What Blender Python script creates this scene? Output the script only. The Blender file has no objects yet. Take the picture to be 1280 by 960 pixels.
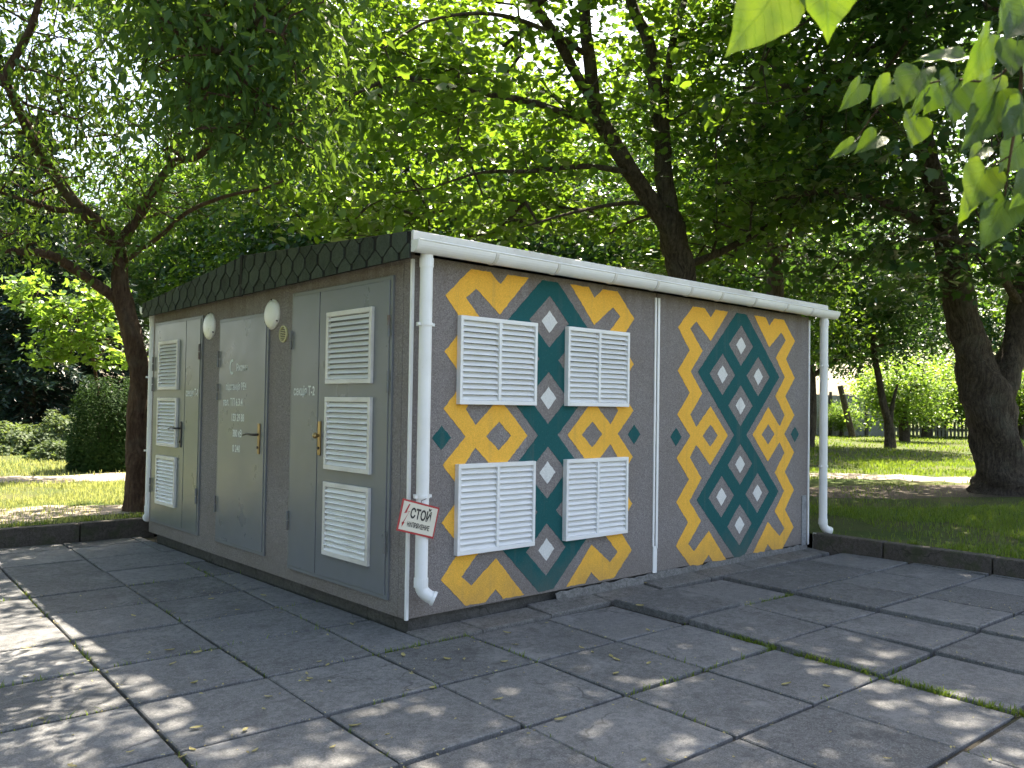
import bpy, bmesh, math, random
import numpy as np
from mathutils import Vector, Matrix
from mathutils.geometry import tessellate_polygon

random.seed(7)
rng = np.random.default_rng(7)
R = math.radians
scene = bpy.context.scene
col = scene.collection

# ------------------------------------------------------------------ camera
CAM = np.array([-3.26746, -4.64356, 1.30353])
YAW, PITCH, ROLL, FPX = R(42.01812), R(1.43465), R(0.87462), 1059.1
_f = np.array([math.cos(PITCH)*math.sin(YAW), math.cos(PITCH)*math.cos(YAW), math.sin(PITCH)])
_r = np.cross(_f, [0, 0, 1]); _r /= np.linalg.norm(_r); _u = np.cross(_r, _f)
RT = _r*math.cos(ROLL) + _u*math.sin(ROLL); UP = -_r*math.sin(ROLL) + _u*math.cos(ROLL); FW = _f
cam_d = bpy.data.cameras.new('camera'); cam = bpy.data.objects.new('camera', cam_d); col.objects.link(cam)
cam.matrix_world = Matrix(((RT[0], UP[0], -FW[0], CAM[0]), (RT[1], UP[1], -FW[1], CAM[1]), (RT[2], UP[2], -FW[2], CAM[2]), (0, 0, 0, 1)))
cam_d.sensor_fit = 'HORIZONTAL'; cam_d.sensor_width = 36; cam_d.lens = 36*FPX/1280
cam_d.clip_start = 0.05; cam_d.clip_end = 900
cam_d.dof.use_dof = True; cam_d.dof.focus_distance = 7.5; cam_d.dof.aperture_fstop = 10
scene.camera = cam

# ------------------------------------------------------------------ sky and sun
SUN_EL = R(59); SUN_H = (0.912, 0.410)
wld = bpy.data.worlds.new('World'); scene.world = wld; wld.use_nodes = True
wn = wld.node_tree.nodes; bg = wn['Background']
sky = wn.new('ShaderNodeTexSky'); sky.sky_type = 'NISHITA'; sky.sun_disc = False
sky.sun_elevation = SUN_EL; sky.sun_rotation = math.atan2(SUN_H[0], SUN_H[1])
sky.air_density = 1.0; sky.dust_density = 3.0; sky.ozone_density = 1.0
wld.node_tree.links.new(sky.outputs[0], bg.inputs[0]); bg.inputs[1].default_value = 0.10
sun_d = bpy.data.lights.new('sun', 'SUN'); sun = bpy.data.objects.new('sun', sun_d); col.objects.link(sun)
sun_d.energy = 5.0; sun_d.angle = R(0.53); sun_d.color = (1.0, 0.95, 0.86)
S = Vector((SUN_H[0]*math.cos(SUN_EL), SUN_H[1]*math.cos(SUN_EL), math.sin(SUN_EL)))
sun.rotation_euler = S.to_track_quat('Z', 'Y').to_euler()
scene.view_settings.view_transform = 'Standard'; scene.view_settings.look = 'None'
scene.view_settings.exposure = 2.45; scene.view_settings.gamma = 1.0
scene.view_settings.use_white_balance = True; scene.view_settings.white_balance_temperature = 7350; scene.view_settings.white_balance_tint = 10
scene.render.engine = 'CYCLES'
cy = scene.cycles
cy.max_bounces = 6; cy.diffuse_bounces = 3; cy.glossy_bounces = 2; cy.transmission_bounces = 4
cy.use_adaptive_sampling = True; cy.adaptive_threshold = 0.04
cy.use_denoising = True; cy.denoiser = 'OPENIMAGEDENOISE'; cy.sample_clamp_indirect = 6.0
cy.caustics_reflective = False; cy.caustics_refractive = False

# ------------------------------------------------------------------ helpers
def P(u, v, d):
    """a point at depth d (metres along the view axis) measured from the photograph"""
    return CAM + d*(FW + RT*((u-640)/FPX) + UP*((480-v)/FPX))

def link(o, parent=None):
    col.objects.link(o)
    if parent is not None:
        o.parent = parent
        if parent.type == 'EMPTY' and not parent.get('_local'): o.location = -parent.location
    return o

def tag(o, label=None, cat=None, group=None, kind=None):
    if label: o['label'] = label
    if cat: o['category'] = cat
    if group: o['group'] = group
    if kind: o['kind'] = kind
    return o

def empty(name, loc, local=False):
    o = bpy.data.objects.new(name, None); o.empty_display_size = 0.2
    o.location = loc; col.objects.link(o)
    if local: o['_local'] = 1
    return o

def raw_mesh(name, v, f, mat=None, smooth=False):
    """v (n,3), f (m,k) arrays of equal-sized faces"""
    me = bpy.data.meshes.new(name)
    v = np.ascontiguousarray(v, np.float32); f = np.ascontiguousarray(f, np.int32)
    m, k = f.shape
    me.vertices.add(len(v)); me.vertices.foreach_set('co', v.ravel())
    me.loops.add(m*k); me.loops.foreach_set('vertex_index', f.ravel())
    me.polygons.add(m)
    me.polygons.foreach_set('loop_start', np.arange(0, m*k, k, dtype=np.int32))
    me.polygons.foreach_set('loop_total', np.full(m, k, np.int32))
    if smooth: me.polygons.foreach_set('use_smooth', np.ones(m, bool))
    me.update(calc_edges=True); me.validate()
    if mat: me.materials.append(mat)
    return me

class MB:
    def __init__(s): s.v = []; s.f = []
    def add(s, vs, fs):
        b = len(s.v); s.v += [tuple(map(float, p)) for p in vs]; s.f += [tuple(b+i for i in q) for q in fs]; return s
    def box(s, a, b):
        x0, y0, z0 = a; x1, y1, z1 = b
        return s.add([(x0,y0,z0),(x1,y0,z0),(x1,y1,z0),(x0,y1,z0),(x0,y0,z1),(x1,y0,z1),(x1,y1,z1),(x0,y1,z1)],
                     [(0,3,2,1),(4,5,6,7),(0,1,5,4),(1,2,6,5),(2,3,7,6),(3,0,4,7)])
    def tube(s, pts, rad, n=10, cap=True):
        pts = [Vector(p) for p in pts]
        if not hasattr(rad, '__len__'): rad = [rad]*len(pts)
        ring = []; prev = None
        for i, p in enumerate(pts):
            t = (pts[min(i+1, len(pts)-1)] - pts[max(i-1, 0)]).normalized()
            if prev is None:
                a = t.orthogonal().normalized()
            else:
                a = (prev - t*prev.dot(t)).normalized()
            prev = a; b = t.cross(a)
            ring.append([p + (a*math.cos(2*math.pi*k/n) + b*math.sin(2*math.pi*k/n))*rad[i] for k in range(n)])
        vs = [q for rg in ring for q in rg]; fs = []
        for i in range(len(pts)-1):
            for k in range(n):
                fs.append((i*n+k, i*n+(k+1) % n, (i+1)*n+(k+1) % n, (i+1)*n+k))
        if cap:
            fs.append(tuple(range(n-1, -1, -1))); fs.append(tuple((len(pts)-1)*n+k for k in range(n)))
        return s.add(vs, fs)
    def prism(s, poly3, off):
        """closed slab: polygon poly3 (list of 3D points) moved by vector off"""
        n = len(poly3); o = Vector(off)
        vs = [Vector(p) for p in poly3] + [Vector(p)+o for p in poly3]
        fs = [tuple(range(n-1, -1, -1)), tuple(range(n, 2*n))] + [(k, (k+1) % n, n+(k+1) % n, n+k) for k in range(n)]
        return s.add(vs, fs)
    def lathe(s, prof, center, axis, n=24):
        """prof list of (r, h) along axis"""
        ax = Vector(axis).normalized(); a = ax.orthogonal().normalized(); b = ax.cross(a); c = Vector(center)
        vs = []
        for r_, h in prof:
            for k in range(n):
                t = 2*math.pi*k/n
                vs.append(c + ax*h + (a*math.cos(t)+b*math.sin(t))*r_)
        fs = [(i*n+k, i*n+(k+1) % n, (i+1)*n+(k+1) % n, (i+1)*n+k) for i in range(len(prof)-1) for k in range(n)]
        return s.add(vs, fs)
    def mesh(s, name, mat=None, smooth=False, fix=True):
        me = bpy.data.meshes.new(name); me.from_pydata(s.v, [], s.f)
        if fix:
            bm = bmesh.new(); bm.from_mesh(me); bmesh.ops.recalc_face_normals(bm, faces=bm.faces); bm.to_mesh(me); bm.free()
        if mat: me.materials.append(mat)
        if smooth:
            for p in me.polygons: p.use_smooth = True
        return me
    def build(s, name, mat, parent=None, smooth=False, bevel=0, fix=True):
        o = bpy.data.objects.new(name, s.mesh(name, mat, smooth, fix)); link(o, parent)
        if bevel:
            m = o.modifiers.new('bevel', 'BEVEL'); m.width = bevel; m.segments = 2; m.limit_method = 'ANGLE'
        return o

def obj(name, me, parent=None, loc=None):
    o = bpy.data.objects.new(name, me); link(o, parent)
    if loc is not None: o.location = Vector(loc) + o.location
    return o

def clip(poly, a, b, c):
    """keep the part of a 2D polygon where a*x+b*y<=c"""
    out = []
    for i in range(len(poly)):
        p, q = poly[i], poly[(i+1) % len(poly)]
        dp = a*p[0]+b*p[1]-c; dq = a*q[0]+b*q[1]-c
        if dp <= 0: out.append(p)
        if (dp < 0 < dq) or (dq < 0 < dp):
            t = dp/(dp-dq); out.append((p[0]+(q[0]-p[0])*t, p[1]+(q[1]-p[1])*t))
    return out

def area(poly):
    return 0.5*sum(poly[i][0]*poly[(i+1) % len(poly)][1]-poly[(i+1) % len(poly)][0]*poly[i][1] for i in range(len(poly)))

def inset(poly, d):
    if area(poly) < 0: poly = poly[::-1]
    out = poly
    n = len(poly); src = list(poly)
    for i in range(n):
        p, q = src[i], src[(i+1) % n]
        ex, ey = q[0]-p[0], q[1]-p[1]; L = math.hypot(ex, ey)
        if L < 1e-6: continue
        nx, ny = ey/L, -ex/L
        out = clip(out, nx, ny, nx*p[0]+ny*p[1]-d)
        if len(out) < 3: return []
    return out

# ------------------------------------------------------------------ materials
class NT:
    def __init__(s, name):
        s.m = bpy.data.materials.new(name); s.m.use_nodes = True
        s.n = s.m.node_tree.nodes; s.l = s.m.node_tree.links
        s.b = s.n['Principled BSDF']; s.out = s.n['Material Output']
    def new(s, t, **kw):
        n = s.n.new(t)
        for k, v in kw.items(): setattr(n, k, v)
        return n
    def coord(s, which='Object'):
        return s.new('ShaderNodeTexCoord').outputs[which]
    def noise(s, vec, scale, detail=4, rough=0.55):
        n = s.new('ShaderNodeTexNoise'); n.inputs['Scale'].default_value = scale
        n.inputs['Detail'].default_value = detail; n.inputs['Roughness'].default_value = rough
        s.l.new(vec, n.inputs['Vector']); return n.outputs['Fac']
    def voro(s, vec, scale, feature='F1', out='Distance'):
        n = s.new('ShaderNodeTexVoronoi'); n.feature = feature; n.inputs['Scale'].default_value = scale
        s.l.new(vec, n.inputs['Vector']); return n.outputs[out]
    def ramp(s, fac, stops):
        n = s.new('ShaderNodeValToRGB'); e = n.color_ramp.elements
        while len(e) < len(stops): e.new(0.5)
        for i, (p, c) in enumerate(stops):
            e[i].position = p; e[i].color = tuple(c)+(1,) if len(c) == 3 else c
        s.l.new(fac, n.inputs[0]); return n.outputs[0]
    def mix(s, fac, a, b, mode='MIX'):
        n = s.new('ShaderNodeMix', data_type='RGBA', blend_type=mode)
        for sock, val in ((n.inputs[0], fac), (n.inputs[6], a), (n.inputs[7], b)):
            if hasattr(val, 'is_linked'): s.l.new(val, sock)
            elif isinstance(val, (int, float)): sock.default_value = val
            else: sock.default_value = tuple(val)+(1,)
        return n.outputs[2]
    def math(s, op, a, b=0.5):
        n = s.new('ShaderNodeMath', operation=op)
        for sock, val in ((n.inputs[0], a), (n.inputs[1], b)):
            if hasattr(val, 'is_linked'): s.l.new(val, sock)
            else: sock.default_value = val
        return n.outputs[0]
    def bump(s, h, strength=0.3, dist=0.01):
        n = s.new('ShaderNodeBump'); n.inputs['Strength'].default_value = strength; n.inputs['Distance'].default_value = dist
        s.l.new(h, n.inputs['Height']); s.l.new(n.outputs[0], s.b.inputs['Normal']); return n
    def col(s, c):
        if hasattr(c, 'is_linked'): s.l.new(c, s.b.inputs['Base Color'])
        else: s.b.inputs['Base Color'].default_value = tuple(c)+(1,)
        return s
    def rough(s, r, spec=0.5, metal=0):
        if hasattr(r, 'is_linked'): s.l.new(r, s.b.inputs['Roughness'])
        else: s.b.inputs['Roughness'].default_value = r
        s.b.inputs['Specular IOR Level'].default_value = spec; s.b.inputs['Metallic'].default_value = metal; return s

def pebble(name, tint, paint=False):
    t = NT(name); c = t.coord()
    v = t.voro(c, 210, out='Color')
    sp = t.new('ShaderNodeSeparateColor'); t.l.new(v, sp.inputs[0])
    d = t.voro(c, 210)
    big = t.noise(c, 1.6, 5)
    if not paint:
        stones = t.ramp(sp.outputs[0], [(0.0, [k*0.6 for k in tint]), (0.45, tint), (0.8, [k*1.2 for k in tint]), (1.0, [min(1, k*1.55) for k in tint])])
        cc = t.mix(t.ramp(big, [(0.35, (0.0,)*3), (0.7, (1.0,)*3)]), stones, t.mix(0.35, stones, (0.17, 0.13, 0.11)))
        # rust and soot that washed down from the eaves, in streaks
        sep = t.new('ShaderNodeSeparateXYZ'); t.l.new(c, sep.inputs[0])
        mp = t.new('ShaderNodeMapping'); mp.inputs['Scale'].default_value = (5, 5, 0.6); t.l.new(c, mp.inputs[0])
        st = t.noise(mp.outputs[0], 1.5, 4)
        band = t.math('MULTIPLY', t.ramp(t.math('SUBTRACT', sep.outputs[2], 1.35), [(0.35, (0,)*3), (0.95, (1,)*3)]), t.ramp(st, [(0.42, (0,)*3), (0.7, (1,)*3)]))
        cc = t.mix(t.math('MULTIPLY', band, 0.55), cc, (0.13, 0.085, 0.06))
    else:
        w = t.ramp(sp.outputs[0], [(0.0, [k*0.86 for k in tint]), (0.6, tint), (1.0, [min(1, k*1.12) for k in tint])])
        wear = t.ramp(t.noise(c, 60, 3), [(0.66, (0,)*3), (0.74, (1,)*3)])
        cc = t.mix(t.math('MULTIPLY', wear, 0.25), t.mix(t.ramp(big, [(0.35, (0,)*3), (0.75, (0.3,)*3)]), w, [k*0.78 for k in tint]), (0.30, 0.28, 0.27))
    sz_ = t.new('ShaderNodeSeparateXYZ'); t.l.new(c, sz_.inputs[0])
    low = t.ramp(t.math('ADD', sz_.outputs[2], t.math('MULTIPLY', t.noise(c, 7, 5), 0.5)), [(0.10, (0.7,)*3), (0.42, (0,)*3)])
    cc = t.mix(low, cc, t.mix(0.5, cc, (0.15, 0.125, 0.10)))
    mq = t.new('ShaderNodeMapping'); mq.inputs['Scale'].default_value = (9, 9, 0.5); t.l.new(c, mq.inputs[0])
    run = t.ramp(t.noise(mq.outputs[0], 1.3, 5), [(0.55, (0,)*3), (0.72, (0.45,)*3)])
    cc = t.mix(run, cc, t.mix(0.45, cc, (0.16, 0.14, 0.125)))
    t.col(cc).rough(0.9, 0.2); t.bump(d, 0.55 if not paint else 0.4, 0.006)
    return t.m

def painted(name, c, rough=0.4, dirt=0.25, dirtc=(0.2, 0.17, 0.13), warp=0.0, spec=0.5):
    t = NT(name); o = t.coord()
    n = t.noise(o, 3.0, 6); n2 = t.noise(o, 45, 3)
    cc = t.mix(t.math('MULTIPLY', t.ramp(n, [(0.45, (0,)*3), (0.75, (1,)*3)]), dirt), c, dirtc)
    cc = t.mix(t.math('MULTIPLY', t.ramp(n2, [(0.62, (0,)*3), (0.72, (1,)*3)]), dirt*0.6), cc, dirtc)
    t.col(cc); t.rough(t.math('ADD', t.math('MULTIPLY', n, 0.25), rough-0.12), spec)
    if warp: t.bump(t.noise(o, 1.7, 2), warp, 0.05)
    else: t.bump(n2, 0.06, 0.002)
    return t.m

def concrete(name, a, b, rnd=0.25, scale=1.0, moss=0.0):
    t = NT(name); o = t.coord()
    oi = t.new('ShaderNodeObjectInfo')
    mp = t.new('ShaderNodeVectorMath', operation='ADD'); t.l.new(o, mp.inputs[0])
    sc = t.new('ShaderNodeVectorMath', operation='SCALE'); t.l.new(oi.outputs['Random'], sc.inputs['Scale']); sc.inputs[0].default_value = (37, 19, 53)
    t.l.new(sc.outputs[0], mp.inputs[1]); c = mp.outputs[0]
    n1 = t.noise(c, 2.2*scale, 8, 0.62); n2 = t.noise(c, 26*scale, 6, 0.7); n3 = t.noise(c, 130*scale, 3)
    cc = t.mix(t.ramp(n1, [(0.3, (0,)*3), (0.7, (1,)*3)]), a, b)
    cc = t.mix(t.ramp(n2, [(0.42, (0,)*3), (0.60, (0.7,)*3)]), cc, [k*0.5 for k in a])
    cc = t.mix(t.ramp(n3, [(0.5, (0,)*3), (0.78, (0.75,)*3)]), cc, [min(1, k*1.7) for k in b])
    cc = t.mix(t.ramp(n3, [(0.24, (0.8,)*3), (0.42, (0,)*3)]), cc, [k*0.4 for k in a])
    blot = t.noise(c, 5*scale, 7, 0.75)
    cc = t.mix(t.ramp(blot, [(0.53, (0,)*3), (0.66, (0.7,)*3)]), cc, [k*0.45 for k in a])
    pale = t.noise(c, 3.3*scale, 9, 0.7)
    cc = t.mix(t.ramp(pale, [(0.56, (0,)*3), (0.70, (0.55,)*3)]), cc, [min(1, k*1.55) for k in b])
    wq = t.new('ShaderNodeTexNoise'); wq.inputs['Scale'].default_value = 7; t.l.new(c, wq.inputs['Vector'])
    wa = t.new('ShaderNodeVectorMath', operation='MULTIPLY_ADD'); t.l.new(wq.outputs['Color'], wa.inputs[0]); wa.inputs[1].default_value = (.25, .25, .25); t.l.new(c, wa.inputs[2])
    v = t.voro(wa.outputs[0], 1.5*scale, 'DISTANCE_TO_EDGE')
    crk = t.math('MULTIPLY', t.ramp(v, [(0.0, (1,)*3), (0.016, (0,)*3)]), t.math('MULTIPLY', t.math('GREATER_THAN', oi.outputs['Random'], 0.62), t.ramp(n1, [(0.46, (0,)*3), (0.54, (0.85,)*3)])))
    cc = t.mix(crk, cc, [k*0.2 for k in a])
    cc = t.mix(rnd, cc, t.mix(oi.outputs['Random'], [k*0.5 for k in a], [min(1, k*1.5) for k in b]))
    if moss:
        cc = t.mix(t.math('MULTIPLY', t.ramp(t.noise(c, 6, 5), [(0.5, (0,)*3), (0.68, (1,)*3)]), moss), cc, (0.06, 0.075, 0.03))
    t.col(cc).rough(0.88, 0.25)
    h = t.math('ADD', t.math('MULTIPLY', n2, 0.6), t.math('MULTIPLY', n3, 0.4)); t.bump(h, 0.6, 0.012)
    return t.m

def foliage(name, dark, light, trans, tw=0.45, rough=0.42, spec=0.35):
    t = NT(name)
    g = t.new('ShaderNodeNewGeometry'); rp = g.outputs['Random Per Island']
    big = t.noise(t.coord(), 0.9, 3)
    fac = t.math('ADD', t.math('MULTIPLY', rp, 0.65), t.math('MULTIPLY', big, 0.4))
    c = t.ramp(fac, [(0.15, dark), (0.85, light)])
    t.col(c).rough(rough, spec)
    tr = t.new('ShaderNodeBsdfTranslucent')
    t.l.new(t.mix(t.math('MULTIPLY', rp, 0.6), trans, [trans[0]*1.35, trans[1]*1.1, trans[2]*0.8]), tr.inputs[0])
    mx = t.new('ShaderNodeMixShader'); mx.inputs[0].default_value = tw
    t.l.new(t.b.outputs[0], mx.inputs[1]); t.l.new(tr.outputs[0], mx.inputs[2]); t.l.new(mx.outputs[0], t.out.inputs[0])
    return t.m

def bark(name, a, b):
    t = NT(name); c = t.coord()
    wv = t.new('ShaderNodeTexNoise'); wv.inputs['Scale'].default_value = 2.0; t.l.new(c, wv.inputs['Vector'])
    ad = t.new('ShaderNodeVectorMath', operation='MULTIPLY_ADD'); t.l.new(wv.outputs['Color'], ad.inputs[0]); ad.inputs[1].default_value = (0.25, 0.25, 0.6); t.l.new(c, ad.inputs[2])
    mp = t.new('ShaderNodeMapping'); mp.inputs['Scale'].default_value = (26, 26, 3.2); t.l.new(ad.outputs[0], mp.inputs[0])
    n = t.noise(mp.outputs[0], 1.0, 9, 0.68); n2 = t.noise(c, 16, 6, 0.7)
    cc = t.mix(t.ramp(n, [(0.32, (0,)*3), (0.66, (1,)*3)]), [k*0.45 for k in a], b)
    cc = t.mix(t.ramp(n2, [(0.4, (0,)*3), (0.65, (0.6,)*3)]), cc, [k*0.6 for k in a])
    cc = t.mix(t.ramp(t.noise(c, 2.6, 5), [(0.52, (0,)*3), (0.75, (0.45,)*3)]), cc, (0.14, 0.14, 0.115))
    t.col(cc).rough(0.94, 0.12)
    t.bump(t.math('ADD', t.math('MULTIPLY', n, 1.4), t.math('MULTIPLY', n2, 0.5)), 0.9, 0.035)
    return t.m

M = {}
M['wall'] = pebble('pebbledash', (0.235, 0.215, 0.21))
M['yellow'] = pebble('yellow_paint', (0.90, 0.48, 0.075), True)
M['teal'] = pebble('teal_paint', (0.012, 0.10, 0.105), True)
M['whitepaint'] = pebble('white_paint', (0.72, 0.72, 0.70), True)
M['plinth'] = concrete('plinth_concrete', (0.05, 0.048, 0.045), (0.10, 0.095, 0.09))
M['slab'] = concrete('paving_slab', (0.104, 0.106, 0.110), (0.176, 0.178, 0.182), 0.22)
M['mortar'] = concrete('mortar', (0.125, 0.122, 0.118), (0.20, 0.196, 0.19), 0.1, 1.5)
M['kerb'] = concrete('kerb_concrete', (0.058, 0.049, 0.043), (0.105, 0.092, 0.082), 0.15, 1.2, 0.5)
M['door'] = painted('grey_door_paint', (0.165, 0.176, 0.192), 0.30, 0.22, (0.15, 0.15, 0.14), 0.22)
M['door_greenrefl'] = painted('door_paint_green_reflection', (0.155, 0.172, 0.168), 0.30, 0.22, (0.15, 0.15, 0.13), 0.22)  # same door paint, with the green reflection put into its colour
M['doorframe'] = painted('door_frame_paint', (0.155, 0.168, 0.182), 0.42, 0.3)
M['rusty'] = painted('rusting_hinge', (0.15, 0.165, 0.17), 0.5, 0.75, (0.15, 0.065, 0.03))
M['pvc'] = painted('white_pvc', (0.80, 0.80, 0.80), 0.42, 0.22, (0.46, 0.44, 0.40))
M['pvcold'] = painted('weathered_pvc', (0.68, 0.66, 0.63), 0.48, 0.5, (0.34, 0.30, 0.25))
M['lamp'] = painted('lamp_opal', (0.80, 0.79, 0.76), 0.3, 0.15, (0.45, 0.42, 0.36))
M['shingle'] = concrete('green_shingle', (0.035, 0.048, 0.036), (0.062, 0.078, 0.06), 0.3, 2.0)
M['shinglegap'] = concrete('shingle_underlay', (0.012, 0.013, 0.012), (0.02, 0.02, 0.018))
M['roof'] = concrete('roof_felt', (0.07, 0.068, 0.06), (0.12, 0.115, 0.10), 0.1, 1.0, 0.6)
M['brass'] = painted('aged_brass', (0.42, 0.29, 0.13), 0.35, 0.5, (0.12, 0.08, 0.05)); M['brass'].node_tree.nodes['Principled BSDF'].inputs['Metallic'].default_value = 0.8
M['iron'] = painted('dark_iron', (0.035, 0.033, 0.03), 0.45, 0.4, (0.12, 0.06, 0.03))
M['vent'] = painted('vent_plastic', (0.50, 0.46, 0.26), 0.5, 0.3)
M['letter'] = painted('stencil_white', (0.70, 0.74, 0.74), 0.6, 0.35, (0.32, 0.35, 0.36))
M['signwhite'] = painted('sign_enamel', (0.66, 0.62, 0.52), 0.4, 0.25, (0.35, 0.30, 0.22))
M['signred'] = painted('sign_red', (0.42, 0.03, 0.035), 0.45, 0.2)
M['signblack'] = painted('sign_black', (0.02, 0.018, 0.018), 0.5, 0.15)
M['soil'] = concrete('soil', (0.030, 0.026, 0.020), (0.058, 0.050, 0.038), 0.0, 3.0, 0.5)
M['path'] = concrete('trodden_earth', (0.20, 0.165, 0.13), (0.33, 0.285, 0.235), 0.0, 1.0)
M['earth'] = concrete('leafy_earth', (0.060, 0.046, 0.034), (0.115, 0.09, 0.068), 0.0, 1.6)
M['fence'] = concrete('grey_fence_board', (0.20, 0.21, 0.22), (0.32, 0.33, 0.34), 0.3, 1.0)
M['picket'] = concrete('weathered_wood', (0.24, 0.25, 0.22), (0.36, 0.37, 0.33), 0.4, 1.0)
M['bark'] = bark('maple_bark', (0.055, 0.043, 0.035), (0.135, 0.108, 0.090))
M['barkred'] = bark('elder_bark', (0.085, 0.050, 0.036), (0.15, 0.10, 0.075))
M['maple'] = foliage('maple_leaves', (0.010, 0.040, 0.012), (0.040, 0.100, 0.026), (0.20, 0.37, 0.028), 0.40, 0.38, 0.4)
M['darkmaple'] = foliage('dark_leaves', (0.011, 0.038, 0.015), (0.034, 0.084, 0.028), (0.085, 0.20, 0.026), 0.32, 0.38, 0.4)
M['elder'] = foliage('elder_leaves', (0.015, 0.045, 0.016), (0.045, 0.10, 0.030), (0.15, 0.28, 0.03), 0.34, 0.5, 0.22)
M['lime'] = foliage('fresh_leaves', (0.05, 0.12, 0.022), (0.10, 0.18, 0.038), (0.22, 0.38, 0.045), 0.45)
def linden_mat():
    t = NT('linden_leaves')
    uv = t.new('ShaderNodeUVMap'); sp = t.new('ShaderNodeSeparateXYZ'); t.l.new(uv.outputs[0], sp.inputs[0])
    au = t.math('ABSOLUTE', t.math('SUBTRACT', sp.outputs[0], 0.5), 0)
    ph = t.math('FRACT', t.math('MULTIPLY', t.math('SUBTRACT', sp.outputs[1], t.math('MULTIPLY', au, 0.75)), 7.0), 0)
    vein = t.ramp(t.math('ABSOLUTE', t.math('SUBTRACT', ph, 0.5), 0), [(0.0, (1,)*3), (0.07, (0,)*3)])
    mid = t.ramp(au, [(0.0, (1,)*3), (0.022, (0,)*3)])
    vv = t.math('MAXIMUM', vein, mid)
    net = t.voro(uv.outputs[0], 26, 'DISTANCE_TO_EDGE')
    blot = t.noise(t.coord(), 22, 5)
    g_ = t.new('ShaderNodeNewGeometry').outputs['Random Per Island']
    base = t.mix(t.ramp(t.math('ADD', t.math('MULTIPLY', blot, 0.6), t.math('MULTIPLY', g_, 0.4)), [(0.3, (0,)*3), (0.75, (1,)*3)]), (0.035, 0.085, 0.015), (0.075, 0.135, 0.026))
    t.col(t.mix(t.math('MULTIPLY', vv, 0.5), base, (0.13, 0.19, 0.06))).rough(0.36, 0.45)
    tc_ = t.mix(t.ramp(blot, [(0.3, (0,)*3), (0.7, (1,)*3)]), (0.075, 0.15, 0.010), (0.135, 0.205, 0.014))
    tc_ = t.mix(t.math('MULTIPLY', vv, 0.55), tc_, (0.035, 0.085, 0.008))
    tc_ = t.mix(t.ramp(net, [(0.0, (0.3,)*3), (0.06, (0,)*3)]), tc_, (0.05, 0.11, 0.008))
    oi = t.new('ShaderNodeObjectInfo').outputs['Random']
    tc_ = t.mix(1.0, tc_, t.ramp(oi, [(0.0, (0.38, 0.42, 0.5)), (0.55, (0.8, 0.82, 0.9)), (1.0, (1.2, 1.1, 0.9))]), 'MULTIPLY')
    tr = t.new('ShaderNodeBsdfTranslucent'); t.l.new(tc_, tr.inputs[0])
    mx = t.new('ShaderNodeMixShader'); mx.inputs[0].default_value = 0.5
    t.l.new(t.b.outputs[0], mx.inputs[1]); t.l.new(tr.outputs[0], mx.inputs[2]); t.l.new(mx.outputs[0], t.out.inputs[0])
    t.bump(t.math('ADD', vv, t.math('MULTIPLY', blot, 0.8)), 0.5, 0.002)
    return t.m
M['linden'] = linden_mat()
M['spruce'] = foliage('spruce_needles', (0.012, 0.032, 0.026), (0.030, 0.060, 0.048), (0.03, 0.06, 0.03), 0.15)
M['thuja'] = foliage('thuja_foliage', (0.012, 0.034, 0.011), (0.035, 0.072, 0.020), (0.05, 0.11, 0.02), 0.22, 0.75, 0.1)
M['shrub'] = foliage('shrub_leaves', (0.05, 0.085, 0.04), (0.11, 0.15, 0.08), (0.16, 0.24, 0.06), 0.35, 0.6, 0.2)
M['grass'] = foliage('grass_blades', (0.05, 0.10, 0.016), (0.13, 0.19, 0.035), (0.22, 0.34, 0.035), 0.40, 0.5, 0.3)
M['sunlit_drygrass'] = foliage('sunlit_dry_grass_blades', (0.15, 0.19, 0.06), (0.34, 0.36, 0.16), (0.40, 0.46, 0.14), 0.40, 0.5, 0.3)  # dry bits, plus overexposed sunlight painted into the paler blade colour
M['dryleaf'] = foliage('dry_leaf', (0.16, 0.12, 0.05), (0.44, 0.40, 0.18), (0.3, 0.28, 0.08), 0.2, 0.6)
t = NT('lawn_soil'); c = t.coord()
t.col(t.mix(t.ramp(t.noise(c, 0.8, 6), [(0.35, (0,)*3), (0.65, (1,)*3)]), t.mix(t.noise(c, 14, 5), (0.030, 0.048, 0.014), (0.07, 0.11, 0.028)), t.mix(t.noise(c, 22, 5), (0.075, 0.065, 0.035), (0.10, 0.12, 0.04)))).rough(0.95, 0.1); t.bump(t.noise(c, 30, 5), 0.8, 0.04)
M['lawn'] = t.m

# ------------------------------------------------------------------ ground, lawn, path
GZ = -0.225; LZ = -0.045
o = MB().add([(-400,-400,-0.32),(400,-400,-0.32),(400,400,-0.32),(-400,400,-0.32)], [(0,1,2,3)]).build('ground', M['soil']); tag(o, kind='structure')
PX0, PY0 = -6.0, -9.0          # paved yard: PX0..5.25 by PY0..5.2
mb = MB()
def sheet(x0, y0, x1, y1, z): mb.add([(x0,y0,z),(x1,y0,z),(x1,y1,z),(x0,y1,z)], [(0,1,2,3)])
sheet(5.39, -200, 300, 300, LZ); sheet(-200, 5.34, 5.39, 300, LZ); sheet(-200, -200, PX0, 5.34, LZ-0.03); sheet(PX0, -200, 5.39, PY0, LZ-0.03)
o = mb.build('lawn', M['lawn'], fix=False); tag(o, kind='structure')

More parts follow.
